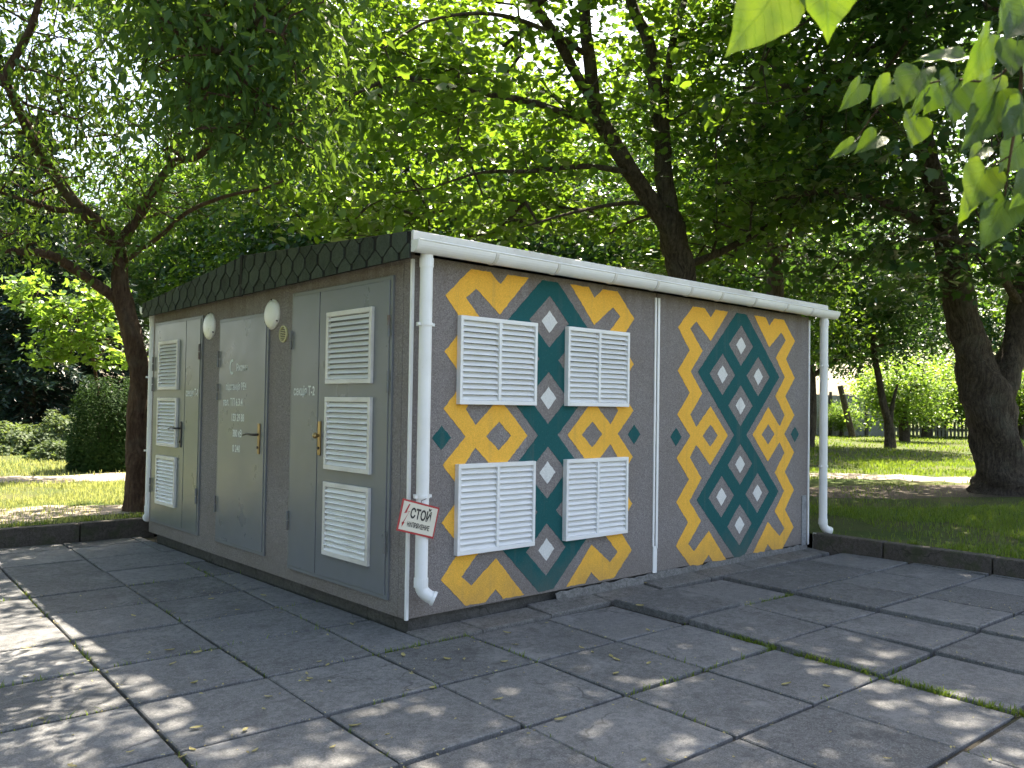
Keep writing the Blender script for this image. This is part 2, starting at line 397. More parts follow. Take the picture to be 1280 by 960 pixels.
PATH = [(-14, 12.2), (-5, 11.2), (0.5, 11.0), (6, 9.6), (11, 6.2), (14, 3.0), (15.6, -1), (16.6, -8), (17.5, -20)]
def catmull(pts, n=8):
    pts = [np.array(p, float) for p in pts]; out = []
    for i in range(len(pts)-1):
        p0 = pts[max(i-1, 0)]; p1 = pts[i]; p2 = pts[i+1]; p3 = pts[min(i+2, len(pts)-1)]
        for k in range(n):
            s = k/n
            out.append(0.5*((2*p1)+(-p0+p2)*s+(2*p0-5*p1+4*p2-p3)*s*s+(-p0+3*p1-3*p2+p3)*s**3))
    out.append(pts[-1]); return out
pc = catmull(PATH, 14); mb = MB(); vs = []; fs = []
for i, p in enumerate(pc):
    a = pc[min(i+1, len(pc)-1)]-pc[max(i-1, 0)]; a = a/np.linalg.norm(a); nrm = np.array([-a[1], a[0]])
    w1 = 0.75+0.22*math.sin(i*1.7)+random.uniform(-.12, .12); w2 = 0.75+0.2*math.sin(i*2.3+1)+random.uniform(-.12, .12)
    vs += [(*(p+nrm*w1), LZ+0.004), (*(p-nrm*w2), LZ+0.004)]
fs = [(2*i, 2*i+2, 2*i+3, 2*i+1) for i in range(len(pc)-1)]
o = MB().add(vs, fs).build('path', M['path']); tag(o, kind='structure')
PCA = np.array(pc)
vs = []
for k in range(40):
    a = 2*math.pi*k/40; rr = 1+0.13*math.sin(3*a+1)+0.10*math.sin(7*a)+0.06*math.sin(13*a)
    vs.append((11.2+3.4*rr*math.cos(a)*0.9-1.6*rr*math.sin(a)*0.7, 1.6+1.5*rr*math.sin(a)-1.2*rr*math.cos(a)*0.8, LZ+0.002))
o = MB().add(vs, [tuple(range(40))]).build('bare_earth', M['earth'], fix=False); tag(o, kind='structure')
vs = []
for k in range(40):
    a = 2*math.pi*k/40; rr = 1+0.16*math.sin(3*a+2)+0.12*math.sin(8*a)+0.08*math.sin(13*a)
    vs.append((-1.3+1.9*rr*math.cos(a), 6.45+0.85*rr*math.sin(a), LZ+0.002))
o = MB().add(vs, [tuple(range(40))]).build('bare_earth', M['path'], fix=False); tag(o, kind='structure')

# ------------------------------------------------------------------ paving slabs
pav = MB().add([(PX0,PY0,-0.249),(5.3,PY0,-0.249),(5.3,5.22,-0.249),(PX0,5.22,-0.249)], [(0,1,2,3)]).build('pavement', M['soil']); tag(pav, kind='structure')
def corner(i, j): return (0.283+0.705*i+0.042*j, -0.969-0.016*i+0.716*j)
def slab_obj(poly, zf, gap=0.010, mat='slab', thick=0.055, cham=0.006):
    poly = inset(poly, gap)
    if len(poly) < 3 or abs(area(poly)) < 0.006: return None
    cx = sum(p[0] for p in poly)/len(poly); cy_ = sum(p[1] for p in poly)/len(poly)
    ins = inset(poly, cham); n = len(poly)
    if len(ins) != n: ins = [(p[0]*0.985+cx*0.015, p[1]*0.985+cy_*0.015) for p in poly]
    # chips and worn corners
    z0 = zf(cx, cy_)
    vs = [(p[0]-cx, p[1]-cy_, zf(*p)-z0-thick) for p in poly] + [(p[0]-cx, p[1]-cy_, zf(*p)-z0-cham) for p in poly] + [(p[0]-cx, p[1]-cy_, zf(*p)-z0) for p in ins]
    fs = [(k, (k+1) % n, n+(k+1) % n, n+k) for k in range(n)] + [(n+k, n+(k+1) % n, 2*n+(k+1) % n, 2*n+k) for k in range(n)] + [tuple(2*n+k for k in range(n))]
    me = MB().add(vs, fs).mesh('slab', M[mat])
    return obj('slab', me, pav, (cx, cy_, z0))
def base_h(i, j):
    if i >= 4: return -0.178
    if i == 3: return -0.200
    if i == 2: return {1: -0.176, 0: -0.178, -1: -0.190, -2: -0.205}.get(j, -0.215)
    return GZ
rs = random.Random(11)
for i in range(-9, 8):
    for j in range(-11, 9):
        q = [corner(i, j), corner(i+1, j), corner(i+1, j+1), corner(i, j+1)]
        q = [(x+rs.uniform(-.006, .006), y+rs.uniform(-.006, .006)) for x, y in q]
        ym = sum(p[1] for p in q)/4; e_ = rs.uniform(0.005, 0.011); q = [(x, y+(e_ if y < ym else -e_)) for x, y in q]
        q = clip(q, 1, 0, 5.245)
        if len(q) > 2: q = clip(q, 0, 1, 5.195)
        if len(q) > 2: q = clip(q, -1, 0, -PX0)
        if len(q) < 3: continue
        cx = sum(p[0] for p in q)/len(q); cy_ = sum(p[1] for p in q)/len(q)
        h = base_h(i, j) + rs.uniform(-.004, .005); tx = rs.uniform(-.006, .006); ty = rs.uniform(-.006, .006)
        if i == 3 and -3 < j < 1: tx = -0.012
        if i == 2 and j in (-1, -2): ty = 0.016
        zf = lambda x, y, h=h, tx=tx, ty=ty, cx=cx, cy_=cy_: h+(x-cx)*tx*1.4+(y-cy_)*ty*1.4
        pieces = []
        if cy_ < -0.05 or max(p[0] for p in q) < 0.0 or min(p[1] for p in q) < -0.02:
            a = clip(q, 0, 1, -0.235 if i >= 0 else 9)
            if i < 0 and j >= 1:
                pieces = [clip(q, 1, 0, 0.03)]
            elif i >= 0 and j >= 1:
                pieces = []
            else: pieces = [a]
        elif i < 0: pieces = [clip(q, 1, 0, 0.03)]
        for pcs in pieces:
            if len(pcs) >= 3:
                if i == -1 and j >= 1: pcs = clip(pcs, 1, 0, 0.03)
                if len(pcs) >= 3: slab_obj(pcs, zf, gap=0.006+rs.random()*0.006)
# narrow border slabs laid against the painted wall
bx = [0.02, 0.47, 1.12, 1.78, 2.42, 3.12, 3.80, 4.45, 5.24]
for k in range(len(bx)-1):
    hz = GZ+0.012 if bx[k+1] < 1.6 else (-0.200 if bx[k] < 2.2 else -0.182)
    sl = -0.10 if k > 1 else -0.03
    q = [(bx[k], -0.245), (bx[k+1], -0.245+rs.uniform(-.01, .01)), (bx[k+1], 0.03), (bx[k], 0.03)]
    slab_obj(q, lambda x, y, hz=hz, sl=sl: hz-(y+0.1)*sl*0.9*-1*-1, gap=0.006, mat='mortar')

# kerbs: one setting object each, blocks are its pieces
def kerb(name, boxes):
    root = MB().add([(b[0][0]+.02, b[0][1]+.02, -0.30) for b in boxes[:1]]+[(b[1][0]-.02, b[0][1]+.02, -0.30) for b in boxes[:1]]+[(b[1][0]-.02, b[1][1]-.02, -0.30) for b in boxes[:1]], [(0,1,2)]).build(name, M['soil']); tag(root, kind='structure')
    for a, b in boxes:
        dz = rs.uniform(-.006, .006)
        o = MB().box((a[0], a[1], a[2]), (b[0], b[1], b[2]+dz)).build('kerb_block', M['kerb'], root, bevel=0.012)
bl = []; y = -0.035
for L in (0.76, 1.01, 1.0, 1.0, 1.0, 1.0, 1.0, 1.0):
    bl.append(((5.25, y-L+0.006, -0.30), (5.388, y-0.006, -0.02))); y -= L
kerb('kerb', bl)
bl = []; x = 0.20
for L in (0.785, 1.0, 1.0, 1.0, 1.0, 1.0):
    bl.append(((x-L+0.006, 5.2, -0.30), (x-0.006, 5.338, -0.03))); x -= L
kerb('kerb', bl)

# ------------------------------------------------------------------ the substation building
XE, YE, WB, WT = 5.22, 4.83, -0.125, 2.30
B = empty('substation_building', (2.6, 2.4, GZ))
tag(B, 'low grey pebbledash substation building with painted yellow and teal diamond mural', 'building')
def roof_z(y): return 2.42+(y+0.12)*(2.565-2.42)/(2.40+0.12) if y <= 2.40 else 2.565-(y-2.40)*(2.565-2.345)/(4.90-2.40)
# plinth and walls
MB().box((0.07, 0.07, -0.30), (XE-0.05, YE-0.05, WB+0.02)).build('plinth', M['plinth'], B)
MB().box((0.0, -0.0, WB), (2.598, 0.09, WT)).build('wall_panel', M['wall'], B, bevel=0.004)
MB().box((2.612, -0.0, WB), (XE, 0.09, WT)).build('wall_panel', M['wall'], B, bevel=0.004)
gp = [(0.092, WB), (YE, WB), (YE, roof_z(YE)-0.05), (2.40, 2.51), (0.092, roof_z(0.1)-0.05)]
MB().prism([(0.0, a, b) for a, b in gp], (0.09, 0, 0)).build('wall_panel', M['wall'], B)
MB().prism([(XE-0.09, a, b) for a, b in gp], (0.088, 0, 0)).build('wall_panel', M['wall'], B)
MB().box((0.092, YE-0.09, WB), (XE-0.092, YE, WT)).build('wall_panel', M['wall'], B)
# white corner and joint trims
def trim(x0, x1, z0, z1, pr=0.012, mat='pvc'): return MB().box((x0, -pr, z0), (x1, 0.001, z1)).build('trim_strip', M[mat], B, bevel=0.003)
MB().add([(-0.004,-0.012,WB-0.004),(0.016,-0.012,WB-0.004),(0.016,-0.001,WB-0.004),(0.0005,-0.001,WB-0.004),(0.0005,0.006,WB-0.004),(-0.006,0.006,WB-0.004),
          (-0.004,-0.012,2.27),(0.016,-0.012,2.27),(0.016,-0.001,2.27),(0.0005,-0.001,2.27),(0.0005,0.006,2.27),(-0.006,0.006,2.27)],
         [(0,1,7,6),(1,2,8,7),(2,3,9,8),(3,4,10,9),(4,5,11,10),(5,0,6,11),(0,5,4,3,2,1),(6,7,8,9,10,11)]).build('corner_trim', M['pvc'], B)
trim(2.572, 2.594, 0.10, 2.26); trim(2.612, 2.640, 0.08, 2.26); trim(2.580, 2.632, -0.13, 0.10)
trim(XE-0.012, XE+0.014, -0.14, 2.27, 0.010)
MB().box((5.085, -0.010, -0.19), (5.175, -0.0005, 0.39)).build('cover_strip', M['fence'], B, bevel=0.002)
# crumbling mortar skirt where the raised paving meets the wall
mb = MB(); n = 60; top = []; 
for k in range(n+1):
    x = 1.40+(5.18-1.40)*k/n
    w = min(1, k/8); hz = -0.150+0.022*w+rs.uniform(-.010, .012)+(0.006*math.sin(x*5)); dy = 0.012+0.020*w+rs.uniform(-.006, .010)
    top.append((x, hz, dy))
vs = []; fs = []
for x, hz, dy in top:
    zb = -0.235
    vs += [(x, 0.003, hz), (x, -dy*0.35, hz-0.008), (x, -dy, zb+0.045), (x, -dy-0.012, zb)]
for k in range(n):
    for m in range(3): fs.append((4*k+m, 4*k+m+1, 4*k+m+5, 4*k+m+4))
MB().add(vs, fs).build('mortar_skirt', M['mortar'], B, fix=True)

# roof
TH = 0.045
ra = [(-0.10, roof_z(-0.12)-0.03, -0.12)]
x0, x1 = -0.085, 5.40
mb = MB()
ys = [-0.125, 2.40, 4.90]
rv = []
for x in (x0, x1):
    for yy in ys: rv.append((x, yy, roof_z(yy)+0.012))
    for yy in ys: rv.append((x, yy, roof_z(yy)-TH))
roof = MB().add(rv, [(0,6,7,1),(1,7,8,2),(3,4,10,9),(4,5,11,10),(0,3,9,6),(2,8,11,5),(0,1,4,3),(1,2,5,4),(6,9,10,7),(7,10,11,8)]).build('roof', M['roof'], B)
# gable fascia with its hexagonal shingles
fb = lambda y: 2.250-0.011*y
fpoly = [(-0.115, fb(-.115)), (4.90, fb(4.9)), (4.90, roof_z(4.90)+0.004), (2.40, 2.569), (-0.115, roof_z(-0.115)+0.004)]
fas = MB().prism([(-0.088, a, b) for a, b in fpoly], (-0.012, 0, 0)).build('fascia', M['shinglegap'], B)
w = 0.196; hrow = 0.135; sid = 0.075
for row in range(-1, 4):
    for k in range(-2, 28):
        cy_ = -0.1+k*w+(w/2 if row % 2 else 0); cz = 2.255+row*hrow-0.011*max(0, cy_)
        hw = w/2-0.017
        hexa = [(cy_-hw, cz-sid/2+0.003), (cy_-0.010, cz-hrow+sid/2+0.006), (cy_+0.010, cz-hrow+sid/2+0.006), (cy_+hw, cz-sid/2+0.003), (cy_+hw, cz+sid/2-0.003), (cy_+0.010, cz+hrow-sid/2-0.006), (cy_-0.010, cz+hrow-sid/2-0.006), (cy_-hw, cz+sid/2-0.003)]
        poly = hexa
        fp = fpoly
        for i in range(len(fp)):
            p, q = fp[i], fp[(i+1) % len(fp)]; ex, ey = q[0]-p[0], q[1]-p[1]
            L = math.hypot(ex, ey); nx, ny = ey/L, -ex/L
            poly = clip(poly, nx, ny, nx*p[0]+ny*p[1]-0.002)
            if len(poly) < 3: break
        if len(poly) < 3 or abs(area(poly)) < 0.0012: continue
        top = -0.1005-rs.uniform(0.004, 0.010); tilt = rs.uniform(-.02, .05)
        cyy = sum(p[0] for p in poly)/len(poly); czz = sum(p[1] for p in poly)/len(poly)
        front = [Vector((top-(czz-p[1])*(0.03+tilt)-(p[0]-cyy)*rs.uniform(-.015, .015), p[0], p[1])) for p in poly]
        back = [Vector((-0.1003, p[0], p[1])) for p in poly]; nn = len(poly)
        mb = MB().add(front+back, [tuple(range(nn))]+[(k2, (k2+1) % nn, nn+(k2+1) % nn, nn+k2) for k2 in range(nn)])
        mb.build('shingle', M['shingle'], fas)
MB().box((-0.112, 2.385, 2.215), (-0.098, 2.43, 2.575)).build('ridge_strip', M['shinglegap'], fas)
# eaves flashing and gutter on the painted side
MB().prism([(-0.09, -0.140, 2.372), (-0.09, -0.140, 2.426), (-0.09, -0.128, 2.434), (-0.09, -0.04, 2.36), (-0.09, -0.04, 2.345)], (5.46, 0, 0)).build('eaves_flashing', M['pvcold'], B)
def gutter(yc, zc, sgn, xa, xb):
    n = 14; prof = []
    for k in range(n+1):
        a = math.pi*k/n; prof.append((yc-sgn*0.066*math.cos(a), zc-0.078*math.sin(a)))
    inner = [(yc+(p[0]-yc)*0.95, zc+(p[1]-zc)*0.95) for p in prof][::-1]
    pr = prof+inner
    g = MB().prism([(xa, a, b) for a, b in pr], (xb-xa, 0, 0)).build('gutter', M['pvc'], B, smooth=False)
    for x in (xa-0.006, xb): 
        MB().prism([(x, a, b) for a, b in prof], (0.006, 0, 0)).build('gutter_end_cap', M['pvc'], g)
    return g, prof
gut, prof = gutter(-0.135, 2.368, 1, -0.085, 5.52)
MB().tube([(-0.085, -0.2005, 2.366), (5.52, -0.2005, 2.366)], 0.0065, 8).build('gutter_lip', M['pvc'], gut)
for x in (0.585, 1.195, 1.836, 2.374, 2.85, 3.315, 3.87, 4.451, 4.95):
    pr = [(-0.135+(p[0]+0.135)*1.07, 2.368+(p[1]-2.368)*1.07) for p in prof]; inn = [(-0.135+(p[0]+0.135)*1.005, 2.368+(p[1]-2.368)*1.005) for p in prof][::-1]
    MB().prism([(x-0.013, a, b) for a, b in pr+inn], (0.026, 0, 0)).build('gutter_bracket', M['pvcold'], gut)
gutter(4.965, 2.315, -1, -0.085, 5.52)
def downpipe(x, y, ztop, zbot, bend, clips, wally):
    r_ = 0.043
    pts = [(x, y, ztop), (x, y, zbot+0.10)]
    for k in range(1, 6):
        a = k/5*R(62); pts.append((x+bend[0]*0.10*(1-math.cos(a))*1.6, y+bend[1]*0.10*(1-math.cos(a))*1.6, zbot+0.10-0.10*math.sin(a)))
    d = MB().tube(pts, r_, 20, False).build('downpipe', M['pvc'], B, smooth=True)
    e = Vector(pts[-1]); t_ = (Vector(pts[-1])-Vector(pts[-2])).normalized()
    MB().lathe([(r_+0.001, -0.012), (r_+0.006, -0.010), (r_+0.006, 0.010), (r_-0.003, 0.010), (r_-0.004, -0.010)], e, t_, 20).build('pipe_mouth', M['pvc'], d, smooth=False)
    MB().lathe([(r_+0.001, -0.03), (r_+0.005, -0.03), (r_+0.005, 0.03), (r_+0.001, 0.03)], (x, y, zbot+0.115), (0, 0, 1), 20).build('pipe_socket', M['pvc'], d)
    MB().lathe([(r_+0.001, -0.03), (r_+0.005, -0.03), (r_+0.005, 0.03), (r_+0.001, 0.03)], (x, y, ztop-0.07), (0, 0, 1), 20).build('pipe_socket', M['pvc'], d)
    for z in clips:
        m = MB().lathe([(r_+0.0005, -0.010), (r_+0.006, -0.010), (r_+0.006, 0.010), (r_+0.0005, 0.010)], (x, y, z), (0, 0, 1), 20)
        m.box((x+r_, y-0.012, z-0.010), (x+r_+0.024, y+0.010, z+0.010)); m.box((x-r_-0.024, y-0.012, z-0.010), (x-r_, y+0.010, z+0.010))
        m.box((x-0.006, min(y, wally)+r_*0.9, z-0.006), (x+0.006, max(y, wally), z+0.006)) if abs(wally-y) > 0.01 else None
        m.build('pipe_clip', M['pvc'], d)
    return d
downpipe(0.050, -0.098, 2.31, 0.015, (0.75, -0.65), (1.83, 0.695), 0.004)
d2 = downpipe(5.350, -0.105, 2.31, -0.01, (0.85, -0.4), (1.78, 0.70), -0.105)
for z in (1.78, 0.70): MB().tube([(5.22, -0.005, z), (5.350, -0.06, z)], 0.004, 6).build('pipe_clip', M['iron'], d2)
downpipe(0.02, 4.90, 2.26, 0.0, (0.1, 0.8), (1.55, 0.75), 4.835)

# ---- mural: flat coats of paint with a real edge, 2 mm proud of the render
def flat(polys, holes, x0, zc, mat, name, pr=0.0022):
    loops = [[Vector((a+x0, b+zc, 0)) for a, b in polys]] + [[Vector((a+x0, b+zc, 0)) for a, b in h] for h in holes]
    rj = random.Random(int(x0*100)+len(polys))
    def rough_edge(l):
        out = []
        for i_ in range(len(l)):
            a, b = l[i_], l[(i_+1) % len(l)]; nn_ = max(1, int((b-a).length/0.022)); pr_ = Vector((-(b-a).y, (b-a).x, 0)).normalized()
            for q in range(nn_): out.append(a+(b-a)*(q/nn_)+pr_*rj.gauss(0, 0.0016))
        return out
    loops = [rough_edge(l) for l in loops]
    tris = tessellate_polygon(loops); allp = [p for l in loops for p in l]
    m = MB().add([(p.x, -pr, p.y) for p in allp], tris)
    b0 = 0
    for l in loops:
        n = len(l)
        m.add([(p.x, -pr, p.y) for p in l]+[(p.x, 0.002, p.y) for p in l], [(k, (k+1) % n, n+(k+1) % n, n+k) for k in range(n)])
    me = m.mesh(name, M[mat], fix=False)
    for p in me.polygons:
        if abs(p.normal.y) > 0.9 and p.normal.y > 0: p.flip()
    me.update(); return obj(name, me, B)
def dia(cx, cz, hw, hh): return [(cx-hw, cz), (cx, cz+hh), (cx+hw, cz), (cx, cz-hh)]
TOPZ = 1.185
def mural(x0, zc):
    up = [(-0.72,0.08),(-0.815,0.195),(-0.632,0.392),(-0.815,0.588),(-0.635,0.785),(-0.828,0.978),(-0.732,1.05),(-0.508,0.885),(-0.225,TOPZ),(-0.435,TOPZ),(-0.508,1.105),(-0.605,TOPZ),(-0.785,TOPZ),(-1.008,0.978),(-0.832,0.78),(-1.008,0.588),(-0.825,0.392),(-1.008,0.195),(-0.81,0.0)]
    up = [(-0.5,0.275)] + up
    up[7] = (-0.735, 1.05)
    low = [(a, -b) for a, b in up[:-1]][::-1]
    outer = [(-0.215, 0.0)] + up + low
    hole = dia(-0.5, 0, 0.122, 0.105)
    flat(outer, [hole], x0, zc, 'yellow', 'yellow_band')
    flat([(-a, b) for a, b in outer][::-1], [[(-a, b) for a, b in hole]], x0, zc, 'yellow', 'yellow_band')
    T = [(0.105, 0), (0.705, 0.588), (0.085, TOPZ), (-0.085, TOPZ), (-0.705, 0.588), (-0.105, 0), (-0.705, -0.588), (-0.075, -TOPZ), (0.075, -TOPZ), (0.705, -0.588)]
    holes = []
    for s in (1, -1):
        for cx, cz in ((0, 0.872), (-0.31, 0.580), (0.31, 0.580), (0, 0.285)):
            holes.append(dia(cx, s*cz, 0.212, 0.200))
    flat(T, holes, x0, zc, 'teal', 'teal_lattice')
    for s in (1, -1):
        for cx, cz in ((0, 0.872), (-0.31, 0.580), (0.31, 0.580), (0, 0.285)):
            if x0 < 2 and cx != 0: continue
            flat(dia(cx, s*cz, 0.085, 0.086), [], x0, zc, 'whitepaint', 'white_diamond')
    for s in (-1, 1):
        flat(dia(s*1.022, -0.005, 0.083, 0.083), [], x0, zc, 'teal', 'teal_diamond')
mural(1.294, 1.078); mural(3.918, 1.048)

# ---- white louvre grilles
def slat_mesh(length, pitch, axis):
    hw = length/2; hp = pitch
    prof = [(-0.004, hp*0.46), (-0.004, hp*0.40), (-0.030, -hp*0.40), (-0.033, -hp*0.46), (-0.029, -hp*0.40+0.002), (0.0, hp*0.44)]
    if axis == 'x': pts = [(-hw, a, b) for a, b in prof]; off = (length, 0, 0)
    else: pts = [(a, -hw, b) for a, b in prof]; off = (0, length, 0)
    return MB().prism(pts, off).mesh('slat', M['pvc'])
def grille_right(x0, x1, z0, z1):
    f = 0.030
    m = MB()
    for a, b in (((x0, z0), (x1, z0+f)), ((x0, z1-f), (x1, z1)), ((x0, z0+f), (x0+f*0.8, z1-f)), ((x1-f*0.8, z0+f), (x1, z1-f)), (((x0+x1)/2-0.013, z0+f), ((x0+x1)/2+0.013, z1-f))):
        m.box((a[0], -0.045, a[1]), (b[0], 0.0, b[1]))
    g = m.build('louvre_grille', M['pvc'], B, bevel=0.003)
    MB().box((x0+0.01, -0.006, z0+0.01), (x1-0.01, -0.004, z1-0.01)).build('backing', M['fence'], g)
    n = 14; ph = (z1-z0-2*f)/n; xm = (x0+x1)/2
    me = slat_mesh((x1-x0)/2-0.013-f*0.8, ph, 'x')
    for c in ((x0+f*0.8+xm-0.013)/2, (x1-f*0.8+xm+0.013)/2):
        for k in range(n):
            s = obj('slat', me, g, (c, -0.006, z0+f+(k+0.5)*ph)); s.rotation_euler.x = rs.uniform(-.03, .03)
for x0_, x1_ in ((0.394, 1.132), (1.464, 2.199)):
    for z0_, z1_ in ((1.304, 1.925), (0.256, 0.888)): grille_right(x0_, x1_, z0_, z1_)

# ---- doors on the entrance side (x = 0 plane, looking along +x)
def grille_door(door, y0, y1, z0, z1, n=12):
    f = 0.034; m = MB()
    for a, b in (((y0, z0), (y1, z0+f)), ((y0, z1-f), (y1, z1)), ((y0, z0+f), (y0+f, z1-f)), ((y1-f, z0+f), (y1, z1-f))):
        m.box((-0.046, a[0], a[1]), (-0.020, b[0], b[1]))
    m.build('grille_frame', M['pvcold'], door, bevel=0.003)
    ph = (z1-z0-2*f)/n; me = slat_mesh(y1-y0-2*f, ph, 'y')
    for k in range(n): obj('slat', me, door, (-0.015, (y0+y1)/2, z0+f+(k+0.5)*ph))
def hinge(door, y, z):
    m = MB(); m.tube([(-0.034, y, z-0.075), (-0.034, y, z-0.004)], 0.011, 10); m.tube([(-0.034, y, z+0.004), (-0.034, y, z+0.075)], 0.011, 10)
    m.build('hinge', M['rusty'], door, smooth=False)
def leaf(y0, y1, z0, z1, mat, pr=0.022):
    return MB().box((-pr, y0+0.004, z0), (0.0, y1-0.004, z1)).build('door', M[mat], B, bevel=0.003)
def frame(y0, y1, z0, z1):
    w_ = 0.030; m = MB()
    m.box((-0.016, y0-w_, z0-w_), (0.0, y0, z1+w_)).box((-0.016, y1, z0-w_), (0.0, y1+w_, z1+w_)).box((-0.016, y0, z1), (0.0, y1, z1+w_)).box((-0.016, y0, z0-w_), (0.0, y1, z0))
    m.build('door_frame', M['doorframe'], B, bevel=0.002)
def handle(door, y, zc, mat, lever=None, hgt=0.26):
    m = MB().box((-0.034, y-0.019, zc-hgt/2), (-0.021, y+0.019, zc+hgt/2)); p = m.build('handle_plate', M[mat], door, bevel=0.004)
    m = MB()
    if lever:
        dy, lz = lever
        m.tube([(-0.030, y, zc+lz), (-0.075, y, zc+lz), (-0.085, y+dy*0.15, zc+lz), (-0.085, y+dy*0.6, zc+lz+0.006), (-0.082, y+dy, zc+lz-0.010)], [0.010, 0.010, 0.010, 0.009, 0.007], 8)
        m.build('handle', M['iron'], door, smooth=True)
    else:
        m.lathe([(0.0, -0.045), (0.018, -0.043), (0.024, -0.030), (0.016, -0.016), (0.011, 0.0)][::-1], (-0.034, y, zc+0.02), (1, 0, 0), 14)
        m.build('handle', M[mat], door, smooth=True)
    MB().lathe([(0.0, -0.010), (0.011, -0.010), (0.011, 0.0)], (-0.034, y, zc-0.075), (1, 0, 0), 12).build('lock_cylinder', M['iron'], door)
frame(0.223, 1.603, 0.0, 2.15)
dw = leaf(0.223, 1.176, 0.0, 2.15, 'door'); dn = leaf(1.180, 1.603, 0.0, 2.15, 'door')
for z0_, z1_ in ((1.442, 1.980), (0.805, 1.344), (0.167, 0.710)): grille_door(dw, 0.41, 1.039, z0_, z1_)
for z in (1.83, 1.45, 0.36): hinge(dw, 0.212, z)
for z in (1.80, 0.355): hinge(dn, 1.612, z)
handle(dw, 1.137, 1.03, 'brass')
frame(2.080, 3.018, 0.033, 2.028)
dm = leaf(2.080, 3.018, 0.033, 2.028, 'door')
for z in (1.69, 1.385, 0.35): hinge(dm, 3.030, z)
handle(dm, 2.165, 0.985, 'brass', (0.20, 0.035))
frame(3.488, 4.719, 0.03, 2.10)
d1n = leaf(3.488, 3.846, 0.03, 2.10, 'door_greenrefl'); d1w = leaf(3.850, 4.719, 0.03, 2.10, 'door_greenrefl')
for z0_, z1_ in ((1.410, 1.920), (0.822, 1.325), (0.212, 0.720)): grille_door(d1w, 4.012, 4.555, z0_, z1_)
for z in (1.69, 1.47, 0.39): hinge(d1w, 4.728, z)
for z in (1.775, 0.38): hinge(d1n, 3.478, z)
handle(d1w, 3.92, 0.96, 'iron', (0.19, 0.06))

# ---- lettering
def text_mesh(body, size, mat, xdir, ydir, origin, name, parent, lift, squeeze=1.0, align='LEFT', bold=0.0):
    cu = bpy.data.curves.new('t', 'FONT'); cu.body = body; cu.size = size; cu.align_x = align; cu.resolution_u = 3; cu.offset = bold
    ob = bpy.data.objects.new('t', cu); col.objects.link(ob)
    dg = bpy.context.evaluated_depsgraph_get(); me = bpy.data.meshes.new_from_object(ob.evaluated_get(dg))
    bpy.data.objects.remove(ob); bpy.data.curves.remove(cu)
    X = Vector(xdir); Y = Vector(ydir); N = X.cross(Y); O = Vector(origin)
    for v in me.vertices: v.co = O + X*(v.co.x*squeeze) + Y*v.co.y + N*lift
    me.name = name; me.materials.clear(); me.materials.append(M[mat]); me.update()
    return obj(name, me, parent)
LX, LY = (0, -1, 0), (0, 0, 1)
text_mesh('секція Т-2', 0.098, 'letter', LX, LY, (0, 1.57, 1.358), 'lettering', dn, 0.0228, 0.72, bold=0.002)
text_mesh('секція Т-1', 0.098, 'letter', LX, LY, (0, 3.82, 1.345), 'lettering', d1n, 0.0228, 0.66, bold=0.002)
for s_, sz, y_, z_, sq in (('Рконн', 0.085, 2.66, 1.575, 0.95), ('підстанція РЕ4', 0.085, 2.87, 1.405, 0.72), ('тел. ТП 6.3.4', 0.092, 2.92, 1.262, 0.78), ('133 29 88', 0.092, 2.74, 1.125, 0.72), ('380 кВ', 0.088, 2.70, 0.985, 0.72), ('0 240', 0.088, 2.70, 0.85, 0.8)):
    text_mesh(s_, sz, 'letter', LX, LY, (0, y_, z_), 'lettering', dm, 0.0228, sq, bold=0.002)
mb = MB(); arc = []
n = 12
for k in range(n+1):
    a = R(60)+R(240)*k/n; arc.append((a, 0.062)); 
vs = []
for a, rr in arc: vs += [(-0.0245, 2.74-0.85*rr*math.cos(a), 1.612+1.15*rr*math.sin(a)), (-0.0245, 2.74-0.85*(rr-0.022)*math.cos(a), 1.612+1.15*(rr-0.022)*math.sin(a))]
MB().add(vs, [(2*k, 2*k+1, 2*k+3, 2*k+2) for k in range(n)]).build('emblem', M['letter'], dm)

# ---- round vent in the wall
m = MB().lathe([(0.070, 0.0), (0.070, -0.012), (0.058, -0.016), (0.055, -0.006)], (0, 1.80, 1.862), (1, 0, 0), 24)
vent = m.build('round_vent', M['vent'], B)
MB().lathe([(0.0, -0.002), (0.056, -0.002)], (0, 1.80, 1.862), (1, 0, 0), 24).build('backing', M['shinglegap'], vent)
for k in range(7):
    z = 1.862-0.042+k*0.014; hw = math.sqrt(max(0, 0.055**2-(z-1.862)**2))
    MB().box((-0.012, 1.80-hw, z-0.003), (-0.004, 1.80+hw, z+0.003)).build('vent_bar', M['vent'], vent)

# ------------------------------------------------------------------ wall lamps and warning sign
def wall_lamp(y, z, label):
    e = empty('wall_lamp', (0, y, z)); tag(e, label, 'lamp', 'bulkhead lamps on the entrance wall')
    MB().lathe([(0.0, 0.0), (0.128, 0.0), (0.128, -0.012), (0.118, -0.018)], (0, y, z), (1, 0, 0), 28).build('base', M['pvcold'], e)
    MB().lathe([(0.117, -0.016), (0.115, -0.022), (0.102, -0.031), (0.074, -0.038), (0.038, -0.042), (0.0, -0.043)], (0, y, z), (1, 0, 0), 28).build('lamp_shade', M['lamp'], e, smooth=True)
    for a in (R(90), R(210), R(330)):
        MB().lathe([(0.0, -0.026), (0.006, -0.024), (0.007, -0.012)], (0, y+0.123*math.cos(a), z+0.123*math.sin(a)), (1, 0, 0), 8).build('screw', M['iron'], e)
wall_lamp(3.308, 2.014, 'round white bulkhead lamp left of the lettered middle door')
wall_lamp(2.005, 2.038, 'round white bulkhead lamp between the middle door and the round vent')

